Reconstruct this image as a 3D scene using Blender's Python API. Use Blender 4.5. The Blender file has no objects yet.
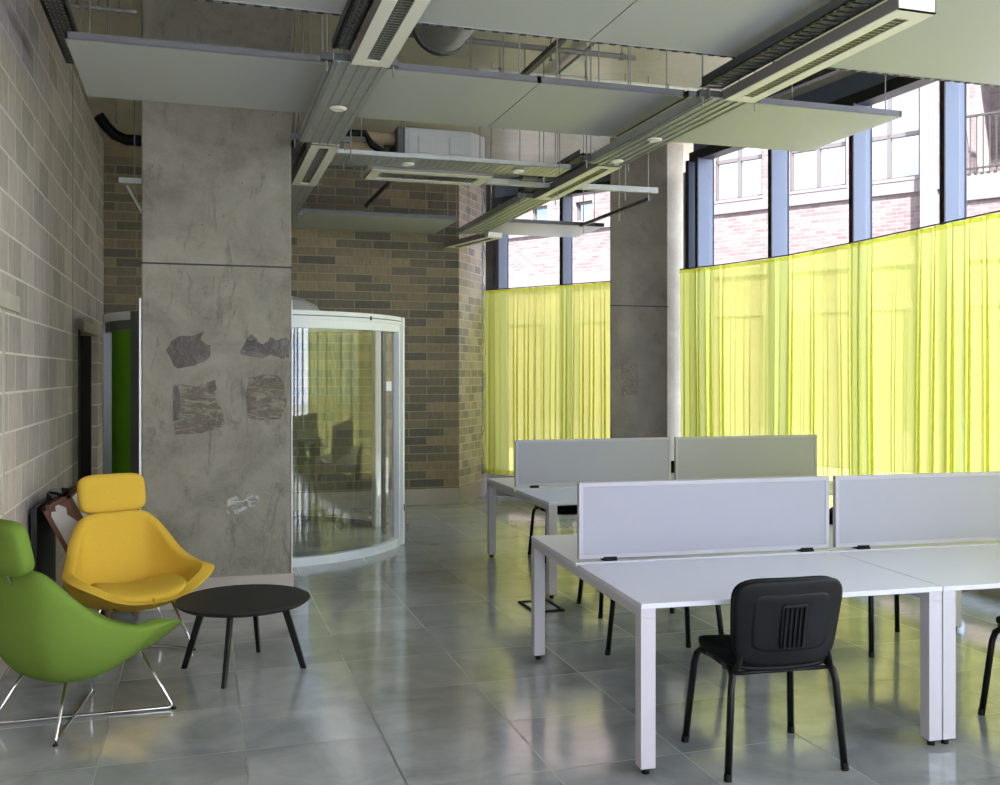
import bpy, math, random
from mathutils import Vector, Matrix
random.seed(7)
C = bpy.context.scene.collection
R = math.radians
PI = math.pi

# ------------------------------------------------------------------ materials
def lin(c):
    return tuple((x / 255 / 12.92) if x / 255 <= .04045 else ((x / 255 + .055) / 1.055) ** 2.4 for x in c) + (1,)

class NT:
    def __init__(s, name):
        s.m = bpy.data.materials.new(name); s.m.use_nodes = True
        s.t = s.m.node_tree; s.n = s.t.nodes; s.l = s.t.links
        s.b = s.n['Principled BSDF']; s.out = s.n['Material Output']
    def new(s, typ, **kw):
        n = s.n.new(typ)
        for k, v in kw.items():
            if k in n.inputs: n.inputs[k].default_value = v
            else: setattr(n, k, v)
        return n
    def link(s, a, b): s.l.new(a, b)
    def coord(s, kind='Object'): return s.new('ShaderNodeTexCoord').outputs[kind]
    def mapping(s, v, scale=(1, 1, 1), rot=(0, 0, 0), loc=(0, 0, 0)):
        m = s.new('ShaderNodeMapping')
        m.inputs['Scale'].default_value = scale; m.inputs['Rotation'].default_value = rot; m.inputs['Location'].default_value = loc
        s.link(v, m.inputs['Vector']); return m.outputs[0]
    def noise(s, v, scale, detail=4, rough=.55, dist=0):
        n = s.new('ShaderNodeTexNoise'); n.inputs['Scale'].default_value = scale; n.inputs['Detail'].default_value = detail
        n.inputs['Roughness'].default_value = rough; n.inputs['Distortion'].default_value = dist
        s.link(v, n.inputs['Vector']); return n.outputs['Fac']
    def ramp(s, f, stops):
        r = s.new('ShaderNodeValToRGB'); e = r.color_ramp.elements
        while len(e) < len(stops): e.new(.5)
        for i, (p, c) in enumerate(stops):
            e[i].position = p; e[i].color = c if len(c) == 4 else tuple(c) + (1,)
        s.link(f, r.inputs[0]); return r.outputs[0]
    def mix(s, f, a, b, mode='MIX'):
        m = s.new('ShaderNodeMix', data_type='RGBA', blend_type=mode)
        for sock, v in ((m.inputs[0], f), (m.inputs[6], a), (m.inputs[7], b)):
            if hasattr(v, 'node'): s.link(v, sock)
            else: sock.default_value = v
        return m.outputs[2]
    def math(s, op, a, b=None, c=None):
        m = s.new('ShaderNodeMath', operation=op)
        for i, v in enumerate((a, b, c)):
            if v is None: continue
            if hasattr(v, 'node'): s.link(v, m.inputs[i])
            else: m.inputs[i].default_value = v
        return m.outputs[0]
    def bump(s, h, strength=.2, dist=.01):
        b = s.new('ShaderNodeBump'); b.inputs['Strength'].default_value = strength; b.inputs['Distance'].default_value = dist
        s.link(h, b.inputs['Height']); s.link(b.outputs[0], s.b.inputs['Normal'])
    def col(s, c):
        if hasattr(c, 'node'): s.link(c, s.b.inputs['Base Color'])
        else: s.b.inputs['Base Color'].default_value = c
    def rough(s, r):
        if hasattr(r, 'node'): s.link(r, s.b.inputs['Roughness'])
        else: s.b.inputs['Roughness'].default_value = r

def simple(name, rgb, rough=.5, metal=0, var=.06, nscale=25, bump=0, spec=.5, coat=0):
    t = NT(name); c = lin(rgb); co = t.coord()
    n = t.noise(co, nscale)
    t.col(t.mix(n, tuple(x * (1 - var) for x in c[:3]) + (1,), tuple(min(1, x * (1 + var)) for x in c[:3]) + (1,)))
    t.rough(rough); t.b.inputs['Metallic'].default_value = metal
    t.b.inputs['Specular IOR Level'].default_value = spec
    t.b.inputs['Coat Weight'].default_value = coat
    if bump: t.bump(t.noise(co, nscale * 12, 2), bump, .002)
    return t.m

def block_mat(name, axis, bw, bh, c1, c2, c3, mortar, off=(0, 0), ms=.009, contrast=1.0):
    """brickwork on a vertical wall; axis 'x' or 'y' is the wall's run"""
    t = NT(name); co = t.coord()
    sep = t.new('ShaderNodeSeparateXYZ'); t.link(co, sep.inputs[0])
    cmb = t.new('ShaderNodeCombineXYZ')
    t.link(t.math('ADD', sep.outputs[0 if axis == 'x' else 1], off[0]), cmb.inputs[0])
    t.link(t.math('SUBTRACT', sep.outputs[2], off[1]), cmb.inputs[1])
    def brick(a, b, m, seed=0):
        n = t.new('ShaderNodeTexBrick'); n.offset = .5
        n.inputs['Color1'].default_value = a; n.inputs['Color2'].default_value = b; n.inputs['Mortar'].default_value = m
        n.inputs['Scale'].default_value = 1; n.inputs['Mortar Size'].default_value = ms; n.inputs['Mortar Smooth'].default_value = .25
        n.inputs['Brick Width'].default_value = bw; n.inputs['Row Height'].default_value = bh
        t.link(cmb.outputs[0], n.inputs['Vector']); return n
    b = brick((0, 0, 0, 1), (1, 1, 1, 1), (.5, .5, .5, 1))
    colr = t.ramp(b.outputs['Color'], [(0, lin(c1)), (.5, lin(c2)), (1, lin(c3))])
    st = t.noise(t.mapping(co, (16, 16, 5)), 2.0, 8, .75)
    big = t.noise(co, 1.3, 3)
    colr = t.mix(1.0, colr, t.ramp(st, [(.25, (.72, .72, .72)), (.75, (1.2, 1.2, 1.2))]), 'MULTIPLY')
    colr = t.mix(1.0, colr, t.ramp(big, [(.3, (.86, .86, .87)), (.7, (1.12, 1.11, 1.09))]), 'MULTIPLY')
    mc = t.mix(t.noise(co, 6), lin(mortar), tuple(x * .72 for x in lin(mortar)[:3]) + (1,))
    t.col(t.mix(b.outputs['Fac'], colr, mc)); t.rough(.9)
    h = t.math('ADD', t.math('MULTIPLY', t.math('SUBTRACT', 1.0, b.outputs['Fac']), 1.0), t.math('MULTIPLY', t.noise(co, 60, 4), .35))
    t.bump(h, .5, .006)
    return t.m

def concrete(name, base, dark, scale=1.0, rough=.8, streak=True, mott=1.0):
    t = NT(name); co = t.coord()
    n1 = t.noise(co, 2.2 * scale, 8, .68, .4)
    n2 = t.noise(t.mapping(co, (1, 1, .35)), 7 * scale, 6, .7, .8)
    n3 = t.noise(co, 55 * scale, 3)
    c = t.mix(t.ramp(n1, [(.35, (0, 0, 0)), (.68, (1, 1, 1))]), lin(dark), lin(base))
    c = t.mix(t.math('MULTIPLY', t.ramp(n2, [(.56, (0, 0, 0)), (.72, (1, 1, 1))]), .55 * mott), c, tuple(x * .5 for x in lin(dark)[:3]) + (1,))
    c = t.mix(t.math('MULTIPLY', t.ramp(n3, [(.3, (0, 0, 0)), (.7, (1, 1, 1))]), .25), c, lin(base))
    vor = t.new('ShaderNodeTexVoronoi'); vor.inputs['Scale'].default_value = 9
    t.link(co, vor.inputs['Vector'])
    pits = t.ramp(vor.outputs['Distance'], [(.035, (1, 1, 1)), (.06, (0, 0, 0))])
    c = t.mix(t.math('MULTIPLY', pits, .6), c, lin((50, 48, 42)))
    t.col(c); t.rough(rough)
    t.bump(t.math('ADD', n1, t.math('MULTIPLY', n3, .3)), .25, .01)
    return t.m

M = {}
def floor_mat():
    t = NT('grey_floor_tile'); co = t.coord()
    sep = t.new('ShaderNodeSeparateXYZ'); t.link(co, sep.inputs[0])
    gx = t.math('DIVIDE', t.math('SUBTRACT', sep.outputs[0], .804), .608)
    gy = t.math('DIVIDE', t.math('SUBTRACT', sep.outputs[1], 3.838), .600)
    def edge(g):
        fr = t.math('FRACT', t.math('ADD', g, 100.0)); return t.math('MINIMUM', fr, t.math('SUBTRACT', 1.0, fr))
    e = t.math('MINIMUM', edge(gx), edge(gy))
    line = t.ramp(e, [(.0032, (1, 1, 1)), (.0062, (0, 0, 0))])
    cell = t.new('ShaderNodeCombineXYZ')
    t.link(t.math('FLOOR', gx), cell.inputs[0]); t.link(t.math('FLOOR', gy), cell.inputs[1])
    wn = t.new('ShaderNodeTexWhiteNoise', noise_dimensions='3D'); t.link(cell.outputs[0], wn.inputs['Vector'])
    # each tile has its own patch of the slate pattern
    off = t.new('ShaderNodeVectorMath', operation='MULTIPLY_ADD')
    t.link(wn.outputs['Color'], off.inputs[0]); off.inputs[1].default_value = (19, 19, 19); t.link(co, off.inputs[2])
    v = off.outputs[0]
    n1 = t.noise(v, 2.4, 7, .62, .8); n2 = t.noise(t.mapping(v, (2, 7, 1)), 2.5, 7, .7, .6); n3 = t.noise(v, 22, 6, .7, 1.5)
    a = t.mix(t.ramp(n1, [(.3, (0, 0, 0)), (.7, (1, 1, 1))]), lin((134, 138, 140)), lin((180, 183, 182)))
    a = t.mix(t.math('MULTIPLY', t.ramp(n2, [(.5, (0, 0, 0)), (.75, (1, 1, 1))]), .4), a, lin((160, 157, 148)))
    a = t.mix(t.math('MULTIPLY', t.ramp(n3, [(.6, (0, 0, 0)), (.72, (1, 1, 1))]), .22), a, lin((188, 188, 184)))
    br = t.math('ADD', .84, t.math('MULTIPLY', wn.outputs['Value'], .32))
    cc = t.new('ShaderNodeCombineXYZ')
    for i in range(3): t.link(br, cc.inputs[i])
    a = t.mix(1.0, a, cc.outputs[0], 'MULTIPLY')
    grout = t.mix(t.ramp(t.noise(co, .8, 2), [(.45, (0, 0, 0)), (.55, (1, 1, 1))]), lin((58, 58, 54)), lin((165, 165, 158)))
    t.col(t.mix(line, a, grout))
    t.rough(t.math('ADD', .075, t.math('MULTIPLY', t.math('ADD', t.ramp(n2, [(.35, (0, 0, 0)), (.8, (1, 1, 1))]), t.math('MULTIPLY', line, 2.0)), .13)))
    t.b.inputs['Specular IOR Level'].default_value = .8; t.b.inputs['IOR'].default_value = 1.95
    h = t.math('ADD', t.math('MULTIPLY', n1, .6), t.math('ADD', t.math('MULTIPLY', n3, .12), t.math('MULTIPLY', line, -.5)))
    t.bump(h, .07, .01)
    return t.m
M['floor'] = floor_mat()
M['block'] = block_mat('grey_block_wall', 'y', .45, .228, (166, 158, 154), (182, 173, 168), (196, 187, 181), (236, 228, 218), off=(.1, .184), ms=.008)
M['brick_x'] = block_mat('brown_block_wall', 'x', .46, .107, (104, 101, 94), (128, 119, 103), (154, 140, 114), (172, 158, 128), off=(0, .01), ms=.007)
M['brick_r'] = block_mat('pale_block_return', 'y', .23, .107, (150, 146, 144), (178, 166, 156), (202, 190, 178), (222, 212, 194), off=(0, .01), ms=.007)
M['brick_ext'] = block_mat('pink_facade_brick', 'x', .215, .075, (78, 62, 61), (87, 72, 70), (96, 82, 80), (100, 92, 90), ms=.008)
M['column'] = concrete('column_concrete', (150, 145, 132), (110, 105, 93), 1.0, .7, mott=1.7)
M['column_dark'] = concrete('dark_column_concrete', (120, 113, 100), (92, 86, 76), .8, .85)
M['soffit'] = concrete('soffit_concrete', (206, 200, 184), (178, 172, 156), .6, .35, mott=.5)
M['plinth'] = simple('stone_skirting', (176, 166, 158), .5, var=.08, nscale=6)
M['raft'] = simple('grey_raft_paint', (184, 188, 190), .5, var=.02)
M['raft_edge'] = simple('raft_edge_painted_shade', (104, 106, 112), .45, var=.03)  # shade on the raft edges is put into this darker colour
M['galv'] = simple('galvanised_steel', (178, 181, 180), .36, .45, var=.22, nscale=14)
M['galv_dark'] = simple('dark_galvanised_steel', (92, 94, 94), .45, .6, var=.2, nscale=14)
M['rod'] = simple('zinc_rod', (150, 150, 146), .4, .8)
M['lamp_white'] = simple('cream_lamp_enamel', (240, 239, 228), .4, var=.02)
M['lamp_side'] = simple('grey_lamp_side', (140, 136, 132), .45, var=.03)
M['louvre'] = simple('polished_louvre', (200, 200, 192), .2, .9, var=.05)
M['black'] = simple('black_plastic', (5, 6, 8), .5, var=.1, bump=.1, spec=.22)
M['black_fabric'] = simple('black_fabric', (6, 7, 8), .85, var=.2, nscale=80, bump=.3, spec=.2)
M['black_tube'] = simple('black_tube_paint', (6, 6, 7), .35, var=.05, spec=.3)
M['void'] = simple('unlit_corridor_paint', (26, 25, 23), .9)  # corridor darkness put into the colour; the balcony railing shares it
M['white'] = simple('white_laminate', (206, 206, 217), .38, var=.01)
M['white_metal'] = simple('white_powder_coat', (188, 184, 187), .4, var=.01)
M['divider'] = simple('white_divider_fabric', (166, 165, 174), .9, var=.03, nscale=200, bump=.1, spec=.2)
M['screen_frame'] = simple('screen_frame_paint', (176, 174, 181), .5, var=.01)
M['chrome'] = simple('chrome', (215, 215, 218), .08, 1.0, var=.02)
M['yellow'] = simple('yellow_wool', (216, 178, 66), .85, var=.08, nscale=90, bump=.35, spec=.15)
M['green'] = simple('green_wool', (108, 134, 54), .85, var=.08, nscale=90, bump=.35, spec=.15)
M['table_black'] = simple('black_table_laminate', (30, 31, 30), .55, var=.08, nscale=60, spec=.3)
M['mullion'] = simple('blue_grey_mullion', (102, 113, 134), .4, .1, var=.02)
M['gasket'] = simple('black_gasket', (18, 18, 20), .5)
M['white_frame'] = simple('white_aluminium', (228, 232, 234), .3, .0, var=.01)
M['grey_frame'] = simple('grey_aluminium', (112, 114, 118), .35, .4, var=.02)
M['lime_panel'] = simple('lime_green_panel', (96, 160, 12), .35, var=.03)
M['wood'] = simple('brown_stained_wood', (104, 66, 46), .6, var=.3, nscale=30)
M['board'] = simple('pale_board', (196, 194, 190), .6, var=.05)
M['white_board'] = simple('white_board', (232, 234, 238), .5, var=.02)
M['cardboard'] = simple('brown_pipe_wrap', (178, 160, 132), .7, var=.1)
M['duct_grey'] = simple('grey_unit_steel', (188, 190, 188), .4, .3, var=.04, nscale=5)
M['foil'] = simple('crinkled_foil', (190, 196, 204), .25, .9, var=.3, nscale=30, bump=.6)
M['plaster'] = concrete('pale_plaster', (206, 200, 186), (176, 170, 158), 1.2, .8, mott=.4)
M['ext_stone'] = simple('pale_stone', (86, 77, 77), .8, var=.04, nscale=3)
M['ext_frame'] = simple('pale_window_frame', (66, 60, 58), .5)
M['ground'] = simple('street_paving', (112, 110, 108), .85, var=.15, nscale=2)
M['residue'] = concrete('glue_residue', (120, 106, 88), (66, 55, 44), 6, .25)
M['residue_thin'] = concrete('faint_residue', (140, 130, 116), (92, 82, 70), 8, .55)
M['plaster_smear'] = simple('white_plaster_smear', (186, 186, 184), .6)
def stain(name, ca, cb, thr, rough, stretch=(1, 1, 1)):
    t = NT(name); co = t.coord(); n = t.noise(t.mapping(co, stretch), 9, 6, .7, 1.6)
    n2 = t.noise(co, 30, 4, .7, 1)
    t.col(t.mix(n2, lin(ca), lin(cb))); t.rough(rough); t.bump(n, .6, .02)
    tr = t.new('ShaderNodeBsdfTransparent'); m = t.new('ShaderNodeMixShader')
    t.link(t.ramp(n, thr), m.inputs[0]); t.link(tr.outputs[0], m.inputs[1]); t.link(t.b.outputs[0], m.inputs[2]); t.link(m.outputs[0], t.out.inputs[0])
    return t.m
M['residue'] = stain('wrinkled_glue_residue', (84, 74, 60), (36, 29, 22), [(.2, (.9, .9, .9)), (.3, (1, 1, 1))], .22)
M['plaster_smear'] = stain('white_plaster_smear', (196, 196, 194), (150, 149, 144), [(.44, (0, 0, 0)), (.54, (1, 1, 1))], .6, (1, 1, 2))
M['residue_thin'] = stain('brown_glue_stain', (122, 110, 94), (92, 78, 64), [(.43, (0, 0, 0)), (.60, (1, 1, 1))], .5, (1, 1, 3.2))
M['rope'] = simple('grey_cable', (120, 118, 116), .6)

def glass_mat(name, tint=(1, 1, 1), gl=.08, rough=0.0):
    t = NT(name); t.n.remove(t.b)
    tr = t.new('ShaderNodeBsdfTransparent'); tr.inputs[0].default_value = tint + (1,)
    g = t.new('ShaderNodeBsdfGlossy'); g.inputs['Roughness'].default_value = rough; g.inputs['Color'].default_value = (1, 1, 1, 1)
    fr = t.new('ShaderNodeLayerWeight'); fr.inputs['Blend'].default_value = .5
    m = t.new('ShaderNodeMixShader')
    f = t.math('ADD', gl, t.math('MULTIPLY', t.math('POWER', fr.outputs['Facing'], 5.0), 1.0 - gl))
    t.link(f, m.inputs[0]); t.link(tr.outputs[0], m.inputs[1]); t.link(g.outputs[0], m.inputs[2])
    t.link(m.outputs[0], t.out.inputs[0])
    return t.m
M['glass'] = glass_mat('window_glass', (.97, .98, 1.0), .04)
M['lobby_glass'] = glass_mat('curved_lobby_glass', (.97, .98, .94), .06)
def ext_glass():
    t = NT('sky_reflecting_glass'); co = t.coord()
    t.col(lin((150, 165, 185))); t.rough(.04); t.b.inputs['Specular IOR Level'].default_value = 1.0
    t.b.inputs['Metallic'].default_value = .85
    t.b.inputs['Base Color'].default_value = (.17, .19, .23, 1)
    return t.m
M['ext_glass'] = ext_glass()

def curtain_mat():
    t = NT('sheer_lime_voile'); t.n.remove(t.b); co = t.coord()
    wv = t.noise(t.mapping(co, (60, 60, 3)), 1, 3)
    trc = t.mix(wv, (.84, .83, .38, 1), (.88, .87, .48, 1))
    tl = t.new('ShaderNodeBsdfTranslucent'); tl.inputs[0].default_value = (.66, .68, .16, 1)
    df = t.new('ShaderNodeBsdfDiffuse'); df.inputs[0].default_value = (.72, .71, .15, 1)
    tr = t.new('ShaderNodeBsdfTransparent'); t.link(trc, tr.inputs[0])
    a = t.new('ShaderNodeMixShader'); a.inputs[0].default_value = .18; t.link(tl.outputs[0], a.inputs[1]); t.link(df.outputs[0], a.inputs[2])
    b = t.new('ShaderNodeMixShader'); b.inputs[0].default_value = .31; t.link(a.outputs[0], b.inputs[1]); t.link(tr.outputs[0], b.inputs[2])
    t.link(b.outputs[0], t.out.inputs[0])
    return t.m
M['curtain'] = curtain_mat()

# ------------------------------------------------------------------ mesh building
class MB:
    def __init__(s): s.v = []; s.f = []
    def add(s, vs, fs, mat=None):
        o = len(s.v)
        s.v += [tuple(mat @ Vector(v)) if mat is not None else tuple(v) for v in vs]
        s.f += [tuple(i + o for i in f) for f in fs]; return s
    def box(s, x0, x1, y0, y1, z0, z1, mat=None):
        vs = [(x0, y0, z0), (x1, y0, z0), (x1, y1, z0), (x0, y1, z0), (x0, y0, z1), (x1, y0, z1), (x1, y1, z1), (x0, y1, z1)]
        return s.add(vs, [(3, 2, 1, 0), (4, 5, 6, 7), (0, 1, 5, 4), (1, 2, 6, 5), (2, 3, 7, 6), (3, 0, 4, 7)], mat)
    def prism(s, poly, z0, z1, mat=None):
        n = len(poly); vs = [(x, y, z0) for x, y in poly] + [(x, y, z1) for x, y in poly]
        fs = [tuple(range(n - 1, -1, -1)), tuple(range(n, 2 * n))] + [(i, (i + 1) % n, (i + 1) % n + n, i + n) for i in range(n)]
        return s.add(vs, fs, mat)
    def beam(s, a, b, w, h, up=(0, 0, 1)):
        a, b = Vector(a), Vector(b); d = (b - a); L = d.length; d.normalize()
        u = Vector(up); sd = d.cross(u)
        if sd.length < 1e-5: sd = d.cross(Vector((0, 1, 0)))
        sd.normalize(); u = sd.cross(d)
        m = Matrix(((sd.x, d.x, u.x, a.x), (sd.y, d.y, u.y, a.y), (sd.z, d.z, u.z, a.z), (0, 0, 0, 1)))
        return s.box(-w / 2, w / 2, 0, L, -h / 2, h / 2, m)
    def tube(s, pts, r, n=10, closed=False, flat=1.0):
        pts = [Vector(p) for p in pts]; N = len(pts); rings = []
        nrm = None
        for i, p in enumerate(pts):
            if closed: t = (pts[(i + 1) % N] - pts[i - 1])
            else: t = (pts[min(i + 1, N - 1)] - pts[max(i - 1, 0)])
            t.normalize()
            if nrm is None:
                nrm = t.orthogonal().normalized() if abs(t.z) > .9 or flat == 1 else Vector((0, 0, 1))
            nrm = (nrm - t * nrm.dot(t)).normalized(); bi = t.cross(nrm)
            rr = r[i] if isinstance(r, (list, tuple)) else r
            rings.append([p + nrm * math.cos(2 * PI * k / n) * rr * flat + bi * math.sin(2 * PI * k / n) * rr for k in range(n)])
        vs = [v for ring in rings for v in ring]; fs = []
        for i in range(N if closed else N - 1):
            j = (i + 1) % N
            for k in range(n): fs.append((i * n + k, i * n + (k + 1) % n, j * n + (k + 1) % n, j * n + k))
        if not closed: fs += [tuple(range(n - 1, -1, -1)), tuple((N - 1) * n + k for k in range(n))]
        return s.add(vs, fs)
    def cyl(s, a, b, r, n=20): return s.tube([a, b], r, n)
    def lathe(s, prof, n=40, c=(0, 0, 0)):
        vs = []; fs = []; m = len(prof)
        for k in range(n):
            a = 2 * PI * k / n
            vs += [(c[0] + r * math.cos(a), c[1] + r * math.sin(a), c[2] + z) for r, z in prof]
        for k in range(n):
            for i in range(m - 1):
                fs.append((k * m + i, ((k + 1) % n) * m + i, ((k + 1) % n) * m + i + 1, k * m + i + 1))
        return s.add(vs, fs)
    def sup(s, c, dims, e1=.4, e2=.4, nu=28, nv=14, deform=None, mat=None):
        """superellipsoid pad; e1 shapes the edge (z), e2 the outline (x, y)"""
        def pw(x, e): return math.copysign(abs(x) ** e, x)
        vs = []; fs = []
        for j in range(nv + 1):
            ph = -PI / 2 + PI * j / nv
            for i in range(nu):
                th = 2 * PI * i / nu
                p = Vector((dims[0] / 2 * pw(math.cos(ph), e1) * pw(math.cos(th), e2), dims[1] / 2 * pw(math.cos(ph), e1) * pw(math.sin(th), e2), dims[2] / 2 * pw(math.sin(ph), e1)))
                if deform: p = Vector(deform(p))
                vs.append(p + Vector(c))
        for j in range(nv):
            for i in range(nu): fs.append((j * nu + i, j * nu + (i + 1) % nu, (j + 1) * nu + (i + 1) % nu, (j + 1) * nu + i))
        return s.add(vs, fs, mat)
    def build(s, name, mat, parent=None, smooth=False, bevel=0, sub=0, solid=0, auto=None):
        me = bpy.data.meshes.new(name); me.from_pydata(s.v, [], s.f); me.validate(); me.update()
        o = bpy.data.objects.new(name, me); C.objects.link(o)
        o.data.materials.append(M[mat] if isinstance(mat, str) else mat)
        if parent: o.parent = parent
        if smooth:
            for p in me.polygons: p.use_smooth = True
            if auto: me.set_sharp_from_angle(angle=R(auto))
        if solid:
            m = o.modifiers.new('s', 'SOLIDIFY'); m.thickness = solid; m.offset = 0
        if bevel:
            m = o.modifiers.new('b', 'BEVEL'); m.width = bevel; m.segments = 2; m.limit_method = 'ANGLE'
        if sub:
            m = o.modifiers.new('u', 'SUBSURF'); m.levels = sub; m.render_levels = sub
        return o

def tag(o, label=None, cat=None, group=None, kind=None):
    if label: o['label'] = label
    if cat: o['category'] = cat
    if group: o['group'] = group
    if kind: o['kind'] = kind
    return o
def empty(name, loc=(0, 0, 0), rz=0, label=None, cat=None, group=None, kind=None):
    o = bpy.data.objects.new(name, None); C.objects.link(o); o.location = loc; o.rotation_euler = (0, 0, rz)
    o.empty_display_size = .1
    return tag(o, label, cat, group, kind)
def copy_tree(o, loc, rz, label, group=None):
    r = o.copy(); C.objects.link(r); r.location = loc; r.rotation_euler = (0, 0, rz); r['label'] = label
    if group: r['group'] = group
    for ch in list(o.children):
        c = ch.copy(); C.objects.link(c); c.parent = r
        for g in list(ch.children):
            d = g.copy(); C.objects.link(d); d.parent = c
    return r
def struct(mb, name, mat, label=None, parent=None, **kw):
    o = mb.build(name, mat, parent, **kw)
    if parent is None: tag(o, label, None, None, 'structure')
    return o

# ------------------------------------------------------------------ camera geometry (used only to read positions off the photo)
F = 974.; H = 1.66; YAW = math.atan(301 / 974)
cam = bpy.data.cameras.new('camera'); cam.sensor_width = 36; cam.lens = 36 * F / 1000
cam.shift_y = -18.5 / 1000; cam.clip_start = .05; cam.clip_end = 300
co = bpy.data.objects.new('camera', cam); C.objects.link(co)
co.location = (0, 0, H); co.rotation_euler = (PI / 2, 0, -YAW)
bpy.context.scene.camera = co

CEIL = 4.37
# facade line (inner glass line) and curtain line, plan view
CUR_R = [(5.06, 9.66), (5.26, 9.1), (5.45, 8.2), (5.47, 7.21), (5.43, 6.2), (5.40, 5.4), (5.30, 4.4), (5.14, 3.4), (4.95, 2.5)]
CUR_L = [(3.74, 12.86), (4.88, 11.14)]
GL_R = [(5.40, 9.95), (5.60, 8.15), (5.70, 7.2), (5.74, 6.1), (5.71, 5.2), (5.58, 4.0), (5.36, 2.6), (5.06, 1.2), (4.9, 0.0), (4.9, -5.6)]
GL_L = [(3.93, 13.20), (5.16, 11.33)]

# ------------------------------------------------------------------ room shell
mb = MB(); mb.prism([(-1.05, -5.6), (5.2, -5.6), (5.2, 0), (5.36, 1.2), (5.9, 4), (6.05, 6), (5.9, 8.2), (5.7, 9.9), (5.45, 11.4), (4.2, 13.4), (3.6, 13.4), (3.1, 12.2), (-1.05, 12.2)], -.2, 0)
struct(mb, 'floor', 'floor')
mb = MB(); mb.prism([(-1.4, -5.9), (5.4, -5.9), (5.4, 0), (5.6, 1.2), (6.0, 4), (6.2, 6), (6.1, 8.2), (5.9, 9.9), (5.65, 11.6), (4.4, 13.7), (3.4, 13.7), (-1.4, 12.6)], CEIL, CEIL + .3)
struct(mb, 'ceiling', 'soffit')
# left wall with a dark doorway near the far corner
mb = MB(); [mb.box(-1.3, -1.05, y0, y1, 0, CEIL) for y0, y1 in ((-5.6, -5.2), (-3.5, -3.2), (-1.5, 9.72))]; [mb.box(-1.3, -1.05, y0, y1, z0, z1) for y0, y1 in ((-5.2, -3.5), (-3.2, -1.5)) for z0, z1 in ((0, .5), (4.0, CEIL))]; mb.box(-1.3, -1.05, 9.72, 11.36, 2.07, CEIL); mb.box(-1.11, -1.05, 11.36, 12.2, 0, CEIL)  # unseen openings behind the viewer, added to let in fill light
struct(mb, 'wall_left', 'block')
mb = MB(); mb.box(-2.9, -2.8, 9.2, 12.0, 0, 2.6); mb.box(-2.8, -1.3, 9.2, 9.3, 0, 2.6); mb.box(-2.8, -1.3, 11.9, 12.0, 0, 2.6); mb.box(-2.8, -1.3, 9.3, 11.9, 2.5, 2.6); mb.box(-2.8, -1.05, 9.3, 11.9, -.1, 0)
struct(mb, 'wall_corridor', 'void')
mb = MB(); mb.box(-1.2, -1.045, 9.58, 9.72, 0, 2.07); mb.box(-1.32, -1.112, 11.3, 11.36, 0, 2.07); struct(mb, 'doorway_dark_cover', 'void')  # near-black covers added so the doorway reads as unlit depth
mb = MB(); mb.box(-1.07, -1.035, 10.1, 12.0, 2.07, 2.165); struct(mb, 'trim_6', 'plaster')
mb = MB(); mb.box(-1.07, -1.035, 5.2, 6.48, 2.03, 2.125); struct(mb, 'trim_7', 'plaster')
mb = MB(); mb.box(-1.06, -1.047, 6.02, 6.075, .3, 2.02); struct(mb, 'trim_8', 'plaster')
mb = MB(); mb.box(-1.06, -1.047, 9.19, 9.205, .22, CEIL); struct(mb, 'trim_9', 'grey_frame')
mb = MB(); mb.box(-1.05, -1.03, -5.6, 9.72, 0, .215); struct(mb, 'baseboard_left', 'plinth', bevel=.003)
# back wall, its splayed return
mb = MB(); mb.box(-1.3, 3.18, 12.07, 12.35, 0, CEIL); struct(mb, 'wall_back', 'brick_x')
mb = MB(); mb.box(-1.05, 3.19, 12.055, 12.07, 0, .205); struct(mb, 'baseboard_back', 'plinth', bevel=.003)
ang = math.atan2(.80, .58)
wr = MB(); wr.box(-.0, .25, 0, 1.02, 0, CEIL); o = struct(wr, 'wall_return', 'brick_r')
o.location = (3.18, 12.07, 0); o.rotation_euler = (0, 0, ang - PI / 2)
o.location = (3.18 , 12.07, 0)
# run is local y; wall body must lie on the far (left) side of the visible face
for v in o.data.vertices: v.co.x = -v.co.x if v.co.x > 0 else v.co.x
o.data.flip_normals()
mb = MB(); mb.box(0, .015, 0, .96, 0, .205); o = struct(mb, 'baseboard_return', 'plinth', bevel=.003); o.location = (3.18, 12.06, 0); o.rotation_euler = (0, 0, ang - PI / 2)
mb = MB(); pts = [(3.70, 12.86 + 0, .25 + .09 * i + 0) for i in range(30)]
mb.tube([(3.70 + random.uniform(-.012, .012), 12.80 + random.uniform(-.012, .012), .3 + .12 * i) for i in range(33)], [.028 + random.uniform(-.008, .01) for i in range(33)], 7)
struct(mb, 'trim_10', 'foil')
# hidden side of the back: closing pieces
mb = MB(); mb.box(3.55, 4.0, 13.1, 13.4, 0, CEIL); struct(mb, 'wall_corner', 'column_dark')

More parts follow.
